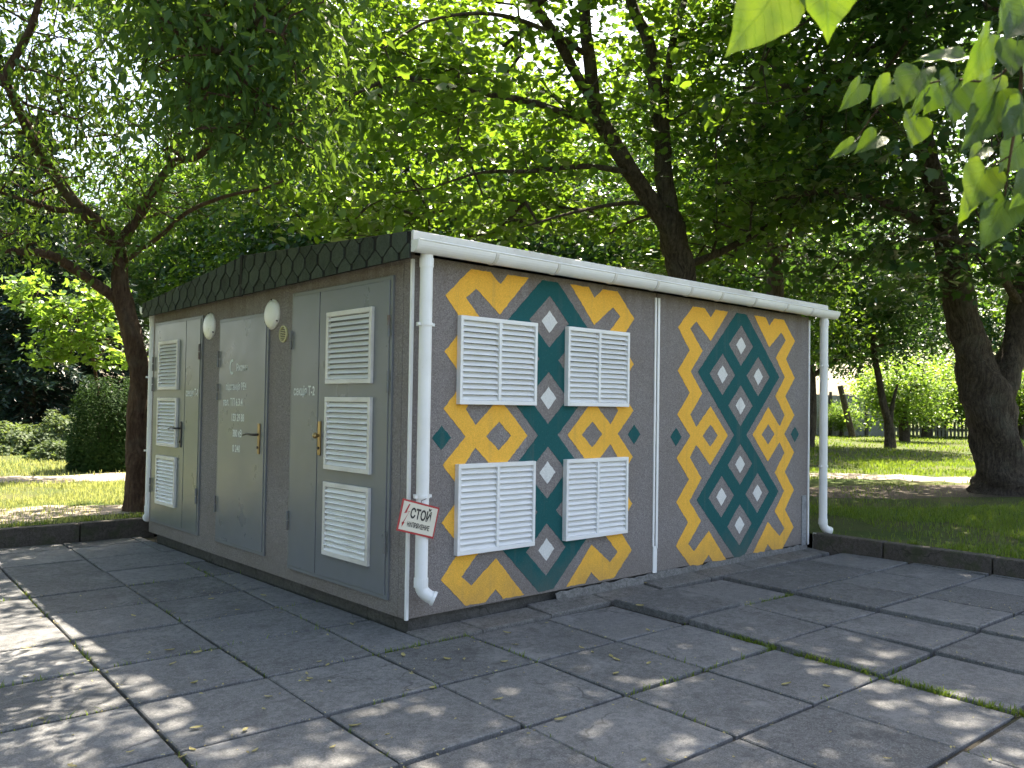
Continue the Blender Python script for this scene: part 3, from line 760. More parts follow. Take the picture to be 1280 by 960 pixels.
sc_ = P(523, 648.5, 1.0); dirv = sc_-CAM; tt = (-0.152-CAM[1])/dirv[1]; SC = CAM+dirv*tt
ang = R(-15.5); SX = Vector((math.cos(ang), 0, math.sin(ang))); SY = Vector((-math.sin(ang)*0.85, 0, math.cos(ang))).normalized(); SN = Vector((0, -1, 0))
sg = empty('warning_sign', tuple(SC)); tag(sg, 'tilted white warning sign with red border wired to the near downpipe', 'sign')
sw, sh = 0.152, 0.103
def sq(hw, hh): return [Vector(SC)+SX*a*hw+SY*b*hh for a, b in ((-1,-1),(1,-1),(1,1),(-1,1))]
MB().prism(sq(sw, sh), (0, 0.004, 0)).build('border', M['signred'], sg)
MB().prism([p+SN*0.0015 for p in sq(sw-0.012, sh-0.012)], (0, 0.001, 0)).build('plate', M['signwhite'], sg)
def on_sign(pts, name, mat): MB().add([Vector(SC)+SX*a+SY*b+SN*0.0025 for a, b in pts], [tuple(range(len(pts)))]).build(name, M[mat], sg, fix=False)
on_sign([(-0.088, 0.078), (-0.098, 0.078), (-0.122, 0.012), (-0.104, 0.020)], 'lightning_bolt', 'signred')
on_sign([(-0.122, 0.012), (-0.104, 0.020), (-0.085, 0.034), (-0.082, 0.030)], 'lightning_bolt', 'signred')
on_sign([(-0.082, 0.036), (-0.088, 0.022), (-0.122, -0.050), (-0.112, -0.046)], 'lightning_bolt', 'signred')
on_sign([(-0.126, -0.044), (-0.104, -0.042), (-0.120, -0.074)], 'lightning_bolt', 'signred')
text_mesh('СТОЙ', 0.086, 'signblack', SX, SY, Vector(SC)+SX*-0.074+SY*-0.004, 'lettering', sg, 0.0028, 0.70, bold=0.003)
text_mesh('НАПРЯЖЕНИЕ', 0.043, 'signblack', SX, SY, Vector(SC)+SX*-0.082+SY*-0.062, 'lettering', sg, 0.0028, 0.60, bold=0.0012)
m = MB()
m.tube([(SC[0]+0.02, SC[1]+0.002, SC[2]+0.085), (SC[0]+0.03, SC[1]+0.01, SC[2]+0.115), (0.050, -0.143, SC[2]+0.125)], 0.002, 6); m.build('tie_wire', M['iron'], sg)

# thin white stake beside the kerb
o = MB().box((5.255, -0.075, -0.19), (5.275, -0.040, -0.015)).build('marker_strip', M['pvcold'], bevel=0.002); tag(o, 'short pale strip standing between the wall end and the kerb', 'strip')

# ------------------------------------------------------------------ vegetation tools
MAPLE = np.array([(0,0,0),(-.42,.12,.05),(-.50,.52,.09),(-.18,.62,.03),(0,1.0,-.04),(.18,.62,.03),(.50,.52,.09),(.42,.12,.05)], float)
MAPLE_T = np.array([(0,3,2),(0,2,1),(0,5,3),(3,5,4),(0,6,5),(0,7,6)])
OVAL = np.array([(0,0,0),(-.30,.35,.07),(-.22,.72,.05),(0,1,-.05),(.22,.72,.05),(.30,.35,.07)], float)
OVAL_T = np.array([(0,3,2),(0,2,1),(0,4,3),(0,5,4)])
LANCE = np.array([(0,0,0),(-.17,.38,.03),(0,1,-.10),(.17,.38,.03)], float)
LANCE_T = np.array([(0,2,1),(0,3,2)])
QUAD = np.array([(0,0,0),(-.40,.45,.08),(0,1,-.05),(.40,.45,.08)], float)

def norm(a): return a/np.maximum(np.linalg.norm(a, axis=-1, keepdims=True), 1e-9)
def leaf_geo(pos, nrm, tip, size, shape, tris):
    nrm = norm(nrm); tip = norm(tip-nrm*(tip*nrm).sum(1, keepdims=True)); side = np.cross(tip, nrm)
    S_ = size[:, None, None]
    v = pos[:, None]+S_*(shape[None, :, 0:1]*side[:, None]+shape[None, :, 1:2]*tip[:, None]+shape[None, :, 2:3]*nrm[:, None])
    f = (np.arange(len(pos))[:, None, None]*len(shape)+tris[None])
    return v.reshape(-1, 3), f.reshape(-1, 3)

def clusters(tips, outw, n, spread, size, shape, tris, up=1.0, droop=0.4, rnd=0.6, g=rng):
    N = len(tips)*n
    c = np.repeat(tips, n, 0); o_ = np.repeat(outw, n, 0)
    pos = c+g.normal(size=(N, 3))*np.array(spread)
    nrm = np.array([0, 0, up])+g.normal(size=(N, 3))*rnd+o_*0.25
    tip = o_*0.5+g.normal(size=(N, 3))*0.55+np.array([0, 0, -droop])
    sz = size*g.uniform(0.5, 1.3, N)
    return leaf_geo(pos, nrm, tip, sz, shape, tris)

def sample_crown(blobs, n, g, keep=None, shell=2.0):
    out = []; vol = np.array([b[1][0]*b[1][1]*b[1][2]*(b[2] if len(b) > 2 else 1) for b in blobs]); vol = vol/vol.sum()
    while len(out) < n:
        b = blobs[g.choice(len(blobs), p=vol)]
        d = g.normal(size=3); d /= np.linalg.norm(d); p = np.array(b[0])+d*np.array(b[1])*g.random()**(1/(3*shell))
        if keep is None or keep(p): out.append(p)
    return np.array(out)

def skeleton(limbs, tips, g, step=0.45, tip_r=0.006, power=2.25):
    """limbs: list of lists of (x,y,z,r). tips are joined to the nearest wood, nearest first"""
    nodes = []; par = []; fixr = []
    limb_paths = []
    for lb in limbs:
        pts = catmull([p for p in lb], 5); idx = []
        start = None
        if nodes:
            d = np.linalg.norm(np.array(nodes)-np.array(pts[0][:3]), axis=1); start = int(d.argmin())
        for k, p in enumerate(pts):
            par.append(start if k == 0 else len(nodes)-1); nodes.append(p[:3].copy()); fixr.append(p[3]); idx.append(len(nodes)-1)
        limb_paths.append(np.array(pts))
    nl = len(nodes)
    A = np.zeros((nl+len(tips)*14, 3)); A[:nl] = nodes; cnt = nl
    d0 = np.array([np.linalg.norm(A[:nl]-t_, axis=1).min() for t_ in tips])
    tipnode = []
    for ti in np.argsort(d0):
        t_ = tips[ti]
        d = np.linalg.norm(A[:cnt]-t_, axis=1)+np.maximum(0, A[:cnt, 2]-t_[2])*0.5
        j = int(d.argmin()); L = np.linalg.norm(A[j]-t_); k = int(min(8, max(1, round(L/step))))
        a = A[j].copy(); last = j
        for q in range(1, k+1):
            s = q/k; p = a+(t_-a)*s
            p[2] += math.sin(s*math.pi)*L*0.10
            if q < k: p += g.normal(size=3)*0.05*min(1, L)
            A[cnt] = p; par.append(last); fixr.append(0); last = cnt; cnt += 1
        tipnode.append((ti, last))
    rad = np.zeros(cnt); acc = np.zeros(cnt)
    for i in range(cnt-1, -1, -1):
        rad[i] = max(acc[i]**(1/power) if acc[i] > 0 else tip_r, tip_r)
        if i < nl: rad[i] = max(fixr[i], 0.004)
        if par[i] is not None: acc[par[i]] += rad[i]**power
    outw = np.zeros((len(tips), 3))
    for ti, nd in tipnode:
        dv = A[nd]-A[par[nd]] if par[nd] is not None else np.array([0, 0, 1.]); outw[ti] = dv/max(1e-6, np.linalg.norm(dv))
    return A[:cnt], par, rad, nl, limb_paths, outw

def wood_mesh(A, par, rad, nl, limb_paths, mat, sides=5, g=rng):
    vs = []; fs = []; base = 0
    seg = [(i, par[i]) for i in range(nl, len(A))]
    if seg:
        I = np.array([s[0] for s in seg]); J = np.array([s[1] for s in seg])
        p1 = A[J]; p2 = A[I]; r2_ = rad[I]; r1_ = np.minimum(rad[J], rad[I]*1.35)
        d = norm(p2-p1); a = norm(np.cross(d, np.where(abs(d[:, 2:3]) > 0.9, [[1., 0, 0]], [[0, 0, 1.]]))); b = np.cross(d, a)
        th = np.arange(sides)*2*math.pi/sides
        ring = np.cos(th)[None, :, None]*a[:, None]+np.sin(th)[None, :, None]*b[:, None]
        v1 = p1[:, None]+ring*r1_[:, None, None]; v2 = (p2+d*r2_[:, None]*0.3)[:, None]+ring*r2_[:, None, None]
        v = np.concatenate([v1, v2], 1).reshape(-1, 3)
        k = np.arange(sides); q = np.stack([k, (k+1) % sides, sides+(k+1) % sides, sides+k], 1)
        f = (np.arange(len(seg))[:, None, None]*2*sides+q[None]).reshape(-1, 4)
        vs.append(v); fs.append(f); base += len(v)
    for pts in limb_paths:
        m = MB(); n = 14
        P_ = catmull([tuple(p) for p in pts], 3)
        t_ = MB().tube([p[:3] for p in P_], [p[3] for p in P_], n, False)
        v = np.array(t_.v); cen = np.repeat(np.array([p[:3] for p in P_]), n, 0)
        ph = np.tile(np.arange(n), len(P_)); ii = np.repeat(np.arange(len(P_)), n)
        s = 1+0.10*np.sin(ph*2*math.pi/n*3+ii*0.25+pts[0][0])+0.05*np.sin(ph*2*math.pi/n*5-ii*0.4)+g.normal(size=len(v))*0.015
        v = cen+(v-cen)*s[:, None]
        vs.append(v); fs.append(np.array(t_.f)+base); base += len(v)
    return raw_mesh('trunk', np.concatenate(vs), np.concatenate(fs), mat, True)

def thin(limbs, k): return [[(*p[:3], p[3]*k) for p in lb] for lb in limbs]

def make_tree(name, base, limbs, blobs, ntips, per, spread, size, shape, tris, leafmat, barkmat, label, cat='tree', group=None, seed=1, keep=None, droop=0.4, up=1.0, rnd=0.6, shell=2.0, extra=None):
    g = np.random.default_rng(seed)
    base = np.array(base, float)
    tips = sample_crown(blobs, ntips, g, keep, shell)
    if extra is not None: tips = np.concatenate([tips, extra])
    A, par, rad, nl, lp, outw = skeleton(limbs, tips, g)
    e = empty(name, tuple(base), True); tag(e, label, cat, group)
    wm = wood_mesh(A-base, par, rad, nl, [np.concatenate([p[:, :3]-base, p[:, 3:]], 1) for p in lp], M[barkmat], g=g)
    obj('trunk', wm, e)
    v, f = clusters(tips-base, outw, per, spread, size, shape, tris, up, droop, rnd, g)
    obj('crown', raw_mesh('crown', v, f, M[leafmat]), e)
    return e

def copy_tree(src, loc, rot, scl, label, group=None, tilt=0):
    e = src.copy(); col.objects.link(e); e.location = loc; e.rotation_euler = (0, tilt, rot); e.scale = scl
    for ch in src.children:
        c = ch.copy(); col.objects.link(c); c.parent = e
    tag(e, label, None, group); 
    if not group and 'group' in e: del e['group']
    return e

def L(*pts):  # limb measured on the photograph: (u, v, depth, radius)
    return [(*P(u, v, d), r_) for u, v, d, r_ in pts]

# ------------------------------------------------------------------ trees
# extra, mostly unseen boughs added toward the sun so their shade covers the yard in front of the painted wall
cr = random.Random(23); SV = np.array([S.x, S.y, S.z]); shade_m = []; shade_r = []
for _ in range(680):
    gx_, gy_ = cr.uniform(-3.6, 4.8), cr.uniform(-4.6, -0.4); z = cr.uniform(6.3, 10.0)
    if math.sin(gx_*2.3+1)*math.sin(gy_*2.9) > 0.72: continue
    p = np.array([gx_, gy_, GZ])+SV*((z-GZ)/S.z)
    a = p-np.array([-2.0, -4.2, 1.75]); m_ = a-SV*(a@SV)
    if np.linalg.norm(m_) < 0.6: continue
    (shade_m if p[0] < 6.0 else shade_r).append(p)
for _ in range(55): shade_m.append(P(cr.uniform(470, 720), cr.uniform(-80, 70), cr.uniform(10.5, 14)))
# tall maple behind the building
mb0 = P(858, 616, 13.2); mb0[2] = LZ-0.05
maple_limbs = [
    [(*mb0, 0.34)] + L((856, 470, 13.2, 0.27), (852, 345, 13.1, 0.25), (842, 300, 13.0, 0.245), (836, 270, 13.0, 0.22)),
    L((838, 290, 13.0, 0.16), (792, 218, 12.7, 0.155), (762, 172, 12.5, 0.14), (743, 125, 12.3, 0.12), (735, 60, 12.1, 0.105), (728, -10, 12.0, 0.09), (715, -120, 11.9, 0.06), (700, -240, 11.7, 0.03)),
    L((836, 272, 13.0, 0.17), (830, 215, 13.1, 0.165), (827, 165, 13.2, 0.15), (820, 110, 13.2, 0.13), (810, 50, 13.2, 0.11), (790, 5, 13.1, 0.095), (770, -80, 13.0, 0.07), (745, -220, 13.0, 0.03)),
    L((827, 165, 13.2, 0.09), (834, 100, 13.5, 0.075), (842, 45, 13.8, 0.07), (858, -10, 14.1, 0.06), (880, -120, 14.5, 0.03)),
    L((743, 128, 12.3, 0.09), (716, 86, 12.0, 0.085), (695, 45, 11.6, 0.08), (658, -5, 11.1, 0.065), (600, -90, 10.5, 0.03)),
    L((752, 158, 12.4, 0.055), (672, 130, 11.6, 0.05), (590, 114, 10.9, 0.042), (505, 98, 10.3, 0.036), (440, 120, 9.9, 0.022), (398, 160, 9.6, 0.010)),
    L((790, 216, 12.7, 0.05), (730, 208, 12.0, 0.045), (660, 214, 11.4, 0.035), (600, 216, 10.8, 0.022), (540, 235, 10.4, 0.01)),
    L((822, 258, 13.0, 0.04), (780, 254, 12.4, 0.035), (715, 266, 11.8, 0.026), (650, 285, 11.2, 0.01)),
    L((850, 335, 13.1, 0.075), (900, 315, 13.5, 0.07), (945, 292, 14.0, 0.06), (988, 260, 14.5, 0.05), (1014, 242, 15.0, 0.035), (1060, 200, 15.5, 0.015)),
    L((736, 70, 12.1, 0.05), (690, 42, 11.3, 0.04), (620, 18, 10.6, 0.03), (540, 25, 10.0, 0.02), (480, 60, 9.6, 0.012)),
]
mc = np.array([6.6, 4.2, 7.6])
def keep_maple(p):
    k = (p[2]-GZ)/S.z; x = p[0]-S.x*k; y = p[1]-S.y*k
    if -2.9 < x < -0.9 and 1.0 < y < 4.9 and rng.random() < 0.5: return False
    if p[2] < 3.3 and p[0] < 6: return False
    if p[0] < 1.2 or p[1] < (-0.9 if p[2] > 5.5 else 0.4-0.06*p[0]): return False
    q = p-CAM; d = q@FW; u = 640+FPX*(q@RT)/d; v = 480-FPX*(q@UP)/d
    if d < 13.3 and 700 < u < 880 and 0 < v < 330 and rng.random() < 0.75: return False
    return True
make_tree('maple_tree', mb0, thin(maple_limbs, 0.84), [((3.6, 5.2, 5.0), (3.0, 2.4, 1.5), 1.5), ((5.6, 6.6, 5.0), (2.6, 2.6, 1.8)), ((7.6, 2.2, 6.4), (3.4, 2.4, 2.6), 1.2), ((6.8, 2.4, 9.2), (3.4, 2.4, 2.0)), ((9.0, 4.4, 5.8), (2.8, 2.6, 2.4)), ((3.2, 6.4, 6.4), (2.4, 2.0, 1.4))],
          1180, 26, (0.25, 0.25, 0.075), 0.135, MAPLE, MAPLE_T, 'maple', 'bark', 'tall forked maple tree rising right behind the roof of the building', seed=3, keep=keep_maple, extra=np.array(shade_m))

# thick leaning tree on the right lawn
rb = P(1258, 616, 14.2); rb[2] = LZ-0.05
right_limbs = [
    [(*rb, 0.82)] + L((1256, 604, 14.2, 0.62), (1252, 585, 14.2, 0.51), (1243, 540, 14.2, 0.46), (1232, 495, 14.2, 0.46), (1218, 450, 14.2, 0.36), (1207, 410, 14.1, 0.32), (1196, 360, 14.0, 0.28), (1185, 300, 13.8, 0.24), (1160, 200, 13.5, 0.18), (1140, 80, 13.2, 0.12), (1120, -60, 13.0, 0.06)),
    L((1238, 510, 14.2, 0.34), (1256, 470, 14.3, 0.30), (1268, 430, 14.4, 0.24), (1275, 380, 14.5, 0.21), (1285, 300, 14.7, 0.17), (1300, 180, 15, 0.12), (1310, 30, 15.2, 0.06)),
    L((1186, 305, 13.8, 0.10), (1120, 260, 13.2, 0.08), (1040, 240, 12.6, 0.06), (970, 250, 12.0, 0.03)),
    L((1160, 200, 13.5, 0.09), (1090, 140, 12.6, 0.07), (1000, 110, 11.6, 0.045), (930, 110, 10.8, 0.02)),
    L((1275, 380, 14.5, 0.09), (1240, 330, 13.2, 0.07), (1200, 300, 12.0, 0.045), (1150, 300, 11.2, 0.02)),
]
def keep_right(p):
    if p[2] < 2.75: return False
    q = p-CAM; d = q@FW
    if d < 8.5: return False
    if p[2] < 3.6 and p[0] < 6.2: return False
    # the gap through which the sun reaches the linden sprig by the camera
    a = p-np.array([-2.0, -4.2, 1.75]); s = np.array([S.x, S.y, S.z]); m = a-s*(a@s)
    return np.linalg.norm(m) > 0.55
make_tree('lawn_tree', rb, thin(right_limbs, 0.82), [((11.8, 1.2, 6.6), (4.6, 4.6, 3.6)), ((9.3, -0.6, 5.6), (3.6, 3.4, 2.4), 1.3), ((12.2, 0.5, 9.8), (4.2, 4.2, 2.8)), ((14.5, -1.5, 5.6), (4, 4, 2.8)), ((8.6, -2.4, 6.6), (3.0, 3.0, 2.2))],
          1480, 23, (0.28, 0.28, 0.085), 0.15, MAPLE, MAPLE_T, 'darkmaple', 'bark', 'thick dark leaning tree with forked trunk on the right lawn', seed=5, keep=keep_right, extra=np.array(shade_r))

# ash-leaved maple at the far left corner of the building
lb0 = P(176, 640, 10.3); lb0[2] = LZ-0.05
def LL(*pts): return L(*pts)
left_limbs = [
    [(*lb0, 0.27)] + LL((172, 610, 10.3, 0.20), (172, 540, 10.3, 0.165), (174, 470, 10.3, 0.16), (168, 430, 10.3, 0.155), (153, 375, 10.3, 0.15), (150, 330, 10.3, 0.12), (148, 305, 10.3, 0.12)),
    LL((148, 308, 10.3, 0.11), (128, 285, 10.2, 0.105), (100, 260, 10.0, 0.095), (72, 225, 9.8, 0.085), (50, 190, 9.5, 0.075), (15, 120, 9.1, 0.06), (-10, 40, 8.8, 0.04), (-30, -60, 8.6, 0.02)),
    LL((150, 308, 10.3, 0.085), (166, 280, 10.3, 0.08), (182, 255, 10.3, 0.07), (215, 205, 10.0, 0.06), (255, 190, 9.6, 0.05), (290, 120, 9.0, 0.035), (320, 30, 8.5, 0.015)),
    LL((158, 385, 10.3, 0.09), (128, 360, 10.2, 0.085), (90, 335, 9.9, 0.075), (60, 318, 9.6, 0.065), (0, 312, 9.2, 0.04), (-60, 290, 8.8, 0.015)),
    LL((104, 264, 10.0, 0.05), (70, 262, 9.7, 0.045), (35, 252, 9.3, 0.035), (0, 240, 9.0, 0.02)),
    LL((155, 328, 10.3, 0.035), (200, 295, 10.0, 0.034), (235, 265, 9.8, 0.032), (280, 246, 9.5, 0.028), (340, 232, 9.1, 0.018), (400, 200, 8.7, 0.008)),
    LL((0, 105, 7.8, 0.05), (20, 70, 7.8, 0.045), (40, 30, 7.7, 0.04), (55, -20, 7.6, 0.035)),
]
def sunfleck(p):
    k = (p[2]-GZ)/S.z; x = p[0]-S.x*k; y = p[1]-S.y*k
    return -2.9 < x < -0.9 and 1.0 < y < 4.9 and math.sin(x*3.1+1.0)*math.sin(y*2.7) > -0.35
def keep_left(p):
    if sunfleck(p) and rng.random() < 0.5: return False
    if p[2] < 2.2 or (p[0] > 0 and p[2] < 2.9): return False
    q = p-CAM; d = q@FW; u = 640+FPX*(q@RT)/d; v = 480-FPX*(q@UP)/d
    if d < 6.2: return False
    if v > 330 and u > 140: return False
    if 200 < u < 420 and v > 200 and rng.random() < 0.7: return False
    return True
ex = []
while len(ex) < 420:   # the low bough that hangs over the yard
    u, v, d = random.uniform(170, 405), random.uniform(-110, 190), random.uniform(5.3, 7.4)
    if v > 150+0.25*(u-200) or (v > 90 and u < 230) or math.sin(u*0.05)*math.sin(v*0.06+d) > 0.55: continue
    p = P(u, v, d)
    if not (sunfleck(p) and random.random() < 0.7): ex.append(p)
ex = np.array(ex)
left_limbs.append(LL((255, 190, 9.6, 0.05), (285, 110, 8.6, 0.045), (300, 50, 7.4, 0.035), (290, 20, 6.4, 0.025), (270, 30, 5.7, 0.012)))
make_tree('ash_leaved_maple', lb0, thin(left_limbs, 0.74), [((-0.6, 6.2, 5.2), (2.8, 2.6, 2.1)), ((0.6, 5.2, 6.2), (2.6, 2.2, 1.8)), ((-1.5, 5.6, 3.9), (2.2, 1.7, 1.2), 2.2), ((0, 6, 7.6), (2.6, 2.4, 1.6))],
          1250, 26, (0.20, 0.20, 0.17), 0.115, LANCE, LANCE_T, 'elder', 'barkred', 'leaning tree with reddish trunk forking beside the far left corner of the building', seed=9, keep=keep_left, droop=1.1, up=0.5, rnd=0.8, extra=ex)

# trees of the backdrop: two kinds modelled, then copied
def generic(name, h, r_, seed, leafmat, label, group, ntips=620, per=30, size=0.22, clear=1.6):
    g = np.random.default_rng(seed)
    lim = [[(0, 0, -0.1, 0.26), (0.05, 0.02, h*0.2, 0.20), (g.normal()*0.2, g.normal()*0.2, h*0.45, 0.15), (g.normal()*0.4, g.normal()*0.4, h*0.75, 0.08), (0, 0, h*0.93, 0.03)]]
    for k in range(5):
        a = k*1.26+g.random(); z0_ = h*(0.2+0.1*k); rr = r_*0.8
        lim.append([(0, 0, z0_, 0.09), (rr*0.4*math.cos(a), rr*0.4*math.sin(a), z0_+h*0.08, 0.07), (rr*math.cos(a), rr*math.sin(a), z0_+h*0.12, 0.02)])
    bl_ = [((0, 0, h*0.6), (r_*0.85, r_*0.85, h*0.36))]
    for k in range(6):
        a = g.random()*6.28; bl_.append(((r_*0.55*math.cos(a), r_*0.55*math.sin(a), h*g.uniform(0.3, 0.8)), (r_*0.5, r_*0.5, h*0.16)))
    return make_tree(name, (0, 0, 0), lim, bl_, ntips, per, (0.38, 0.38, 0.2), size, OVAL, OVAL_T, leafmat, 'bark', label, group=group, seed=seed, keep=lambda p: p[2] > clear)
GB = 'trees of the park behind the building'
ta = generic('park_tree', 13.5, 4.6, 21, 'maple', 'unseen leafy tree added beyond the yard to block sky light', GB)
tb = generic('park_tree', 12.0, 4.8, 22, 'darkmaple', 'unseen leafy tree added beyond the yard to block sky light', GB)
tc = generic('sapling', 4.2, 1.9, 23, 'lime', 'bright green sapling in front of the far fence', 'saplings along the far fence', 260, 26, 0.16, 0.25)
spots = [(300, 40, tb, 1.25), (380, 36, ta, 1.25), (450, 33, tb, 1.15), (530, 40, ta, 1.35), (600, 36, ta, 1.2), (660, 31, tb, 1.1), (740, 36, tb, 1.2), (840, 27, tb, 0.95), (930, 25, ta, 0.7), (1010, 31, tb, 0.98),
         (1075, 66, tb, 1.2), (1170, 70, ta, 1.3), (1270, 66, tb, 1.2), (1360, 40, ta, 1.1), (1420, 28, tb, 1.0), (860, 56, ta, 1.3), (620, 56, tb, 1.2), (480, 56, ta, 1.2),
         (250, 48, ta, 1.3), (160, 50, tb, 1.3), (40, 50, ta, 1.1), (-60, 44, tb, 1.1), (-160, 36, ta, 1.1)]
used = set()
pg_i = 0
for u, d, src, s in spots:
    p = P(u, 500, d); loc = (p[0], p[1], LZ); sc3 = (s, s, s*rs.uniform(0.95, 1.1)); rz = rs.uniform(0, 6.28)
    if id(src) not in used:
        used.add(id(src)); src.location = loc; src.scale = sc3; src.rotation_euler.z = rz
    else: copy_tree(src, loc, rz, sc3, 'unseen leafy tree added beyond the yard to block sky light', GB)
# unseen trees added left of and behind the camera to block sky light and show in the door paint
for x, y, src, s in ((-10.0, 2.5, tb, 0.95), (-11.5, 10, ta, 0.95), (-14, -6, tb, 0.95), (-9.5, 16, ta, 0.9)):
    copy_tree(src, (x, y, LZ), rs.uniform(0, 6), (s, s, s), 'unseen leafy tree added beyond the yard to block sky light', GB)
# saplings and the young tree by the far fence
SL = ['bright green sapling just right of the slender young tree', 'bright green sapling between the young tree and the thick trunk, before the pickets', 'tallest bright sapling behind the pickets left of the thick leaning trunk',
      'smallest pale sapling beside the dark leaning post', 'bright sapling mostly hidden behind the thick leaning trunk', 'bright sapling directly behind the slender young tree', 'bright sapling right of the thick leaning trunk at the picture edge']
first = True
for (u, d, s), lab in zip(((1130, 38, 0.95), (1158, 44, 1.0), (1178, 47, 1.15), (1052, 43.6, 0.45), (1222, 44, 0.9), (1106, 47, 1.0), (1275, 44, 1.0)), SL):
    p = P(u, 500, d); loc = (p[0], p[1], LZ)
    if first: tc.location = loc; tc.scale = (s, s, s); tc['label'] = lab; first = False
    else: copy_tree(tc, loc, rs.uniform(0, 6), (s, s, s), lab, 'saplings along the far fence')
yb = P(1112, 552, 31); yb[2] = LZ-0.05
make_tree('young_tree', yb, [[(*yb, 0.22)]+L((1111, 530, 31, 0.15), (1104, 505, 31, 0.13), (1100, 480, 31, 0.12), (1094, 450, 31, 0.10), (1090, 400, 31, 0.07), (1092, 330, 31, 0.03)), L((1112, 535, 31, 0.10), (1116, 505, 31, 0.07), (1122, 480, 31, 0.04))],
          [(tuple(P(1100, 420, 31)), (2.2, 2.2, 1.2)), (tuple(P(1085, 380, 31)), (2.6, 2.6, 1.4))], 240, 26, (0.3, 0.3, 0.16), 0.17, OVAL, OVAL_T, 'darkmaple', 'bark', 'slender dark young tree standing alone on the sunlit right lawn', seed=31)
# slim dark trunk seen beyond the forked maple
sb = P(968, 560, 19); sb[2] = LZ-0.05
make_tree('maple_tree', sb, [[(*sb, 0.26)]+L((967, 450, 19, 0.21), (968, 345, 19, 0.18), (960, 280, 19, 0.16), (952, 200, 19, 0.13), (958, 60, 19, 0.08), (960, -80, 19, 0.04)), L((967, 330, 19, 0.1), (1000, 270, 18.5, 0.08), (1040, 200, 18, 0.05), (1080, 120, 17.5, 0.02))],
          [(tuple(P(975, 230, 19)), (3.6, 3.6, 2.2)), (tuple(P(960, 80, 19)), (3.8, 3.8, 2.4))], 380, 28, (0.32, 0.32, 0.16), 0.17, OVAL, OVAL_T, 'darkmaple', 'bark', 'slim dark maple trunk beyond the right half of the roof', seed=37, keep=lambda p: p[2] > 2.6)

# ------------------------------------------------------------------ left background: spruce, thuja, shrubs
def spruce(name, loc, h, r_, seed, label):
    g = np.random.default_rng(seed); e = empty(name, loc, True); tag(e, label, 'tree')
    m = MB().tube([(0, 0, 0), (0, 0, h*0.5), (0, 0, h)], [0.2, 0.12, 0.02], 8)
    pos = []; nr = []; tp = []
    nb = int(h*26)
    for k in range(nb):
        z = h*(0.04+0.95*(k/nb)); rr = r_*(1-z/h)**0.85+0.12; a = k*2.4+g.random()
        d = np.array([math.cos(a), math.sin(a), 0]); sd = np.array([-d[1], d[0], 0])
        m.tube([(0, 0, z), tuple(d*rr*0.5+np.array([0, 0, z-rr*0.10])), tuple(d*rr+np.array([0, 0, z-rr*0.22]))], [0.025, 0.016, 0.005], 4, False)
        nn = int(18+42*rr)
        s = g.random(nn)**0.7
        base = d*rr*s[:, None]+np.array([0, 0, z])-np.array([0, 0, rr*0.24])*s[:, None]+sd*g.normal(size=(nn, 1))*0.16*(1.3-s[:, None])*rr**0.5+g.normal(size=(nn, 3))*0.05
        pos.append(base); tp.append(d*0.8+sd*g.normal(size=(nn, 1))*0.9+np.array([0, 0, -0.35])); nr.append(np.array([0, 0, 1.0])+g.normal(size=(nn, 3))*0.5)
    pos = np.concatenate(pos); tp = np.concatenate(tp); nr = np.concatenate(nr)
    obj('trunk', m.mesh('trunk', M['bark'], fix=False), e)
    v, f = leaf_geo(pos, nr, tp, g.uniform(0.16, 0.30, len(pos)), LANCE, LANCE_T)
    obj('crown', raw_mesh('crown', v, f, M['spruce']), e)
    return e
p = P(35, 560, 24); s1 = spruce('spruce_tree', (p[0], p[1], LZ), 9.5, 2.6, 41, 'dark blue-green spruce tree left of the clipped thuja')
p = P(-45, 560, 26); copy_tree(s1, (p[0], p[1], LZ), 2.0, (1.1, 1.1, 1.0), 'dark spruce tree at the left edge of the lawn')
p = P(105, 560, 27); copy_tree(s1, (p[0], p[1], LZ), 4.0, (1.1, 1.1, 0.8), 'dark spruce tree directly behind the clipped thuja')

def bush(name, loc, rad, n, size, mat, label, seed, shape=OVAL, tris=OVAL_T, box=False, up=0.6, cat='shrub', group=None):
    g = np.random.default_rng(seed); e = empty(name, loc, True); tag(e, label, cat, group)
    d = g.normal(size=(n, 3)); d = norm(d); d[:, 2] = abs(d[:, 2])*1.0
    lump = 1+0.16*np.sin(d[:, 0]*5+seed)*np.cos(d[:, 1]*6+1)+0.08*np.sin(d[:, 2]*11+d[:, 0]*7)
    s = g.random(n)**(1/6)*lump
    if box: 
        q = np.maximum(np.maximum(abs(d[:, 0]), abs(d[:, 1])), abs(d[:, 2])); d = d*(0.62+0.38/q)[:, None]
        d[:, 2] = g.random(n)*np.where(g.random(n) < 0.75, 1, 0.3)+0.0; s = np.minimum(s, 1.05)
        rim = norm(np.stack([d[:, 0], d[:, 1]], 1)); prof = np.sqrt(np.clip(1-(d[:, 2]*0.93)**4, 0.02, 1)); d[:, :2] = rim*prof[:, None]
    pos = d*s[:, None]*np.array(rad)
    nr = d*0.9+np.array([0, 0, up])+g.normal(size=(n, 3))*0.55
    tp = d+g.normal(size=(n, 3))*0.7+np.array([0, 0, 0.2])
    v, f = leaf_geo(pos, nr, tp, size*g.uniform(0.6, 1.3, n), shape, tris)
    obj('crown', raw_mesh('crown', v, f, M[mat]), e)
    m = MB()
    for k in range(9):
        a = k*0.7; q = np.array([math.cos(a)*rad[0]*0.6, math.sin(a)*rad[1]*0.6, rad[2]*0.75])
        m.tube([(0.05*math.cos(a), 0.05*math.sin(a), -0.05), tuple(q*0.5+np.array([0, 0, 0.1])), tuple(q)], [0.03, 0.02, 0.006], 5, False)
    obj('stem', m.mesh('stem', M['bark'], fix=False), e)
    return e
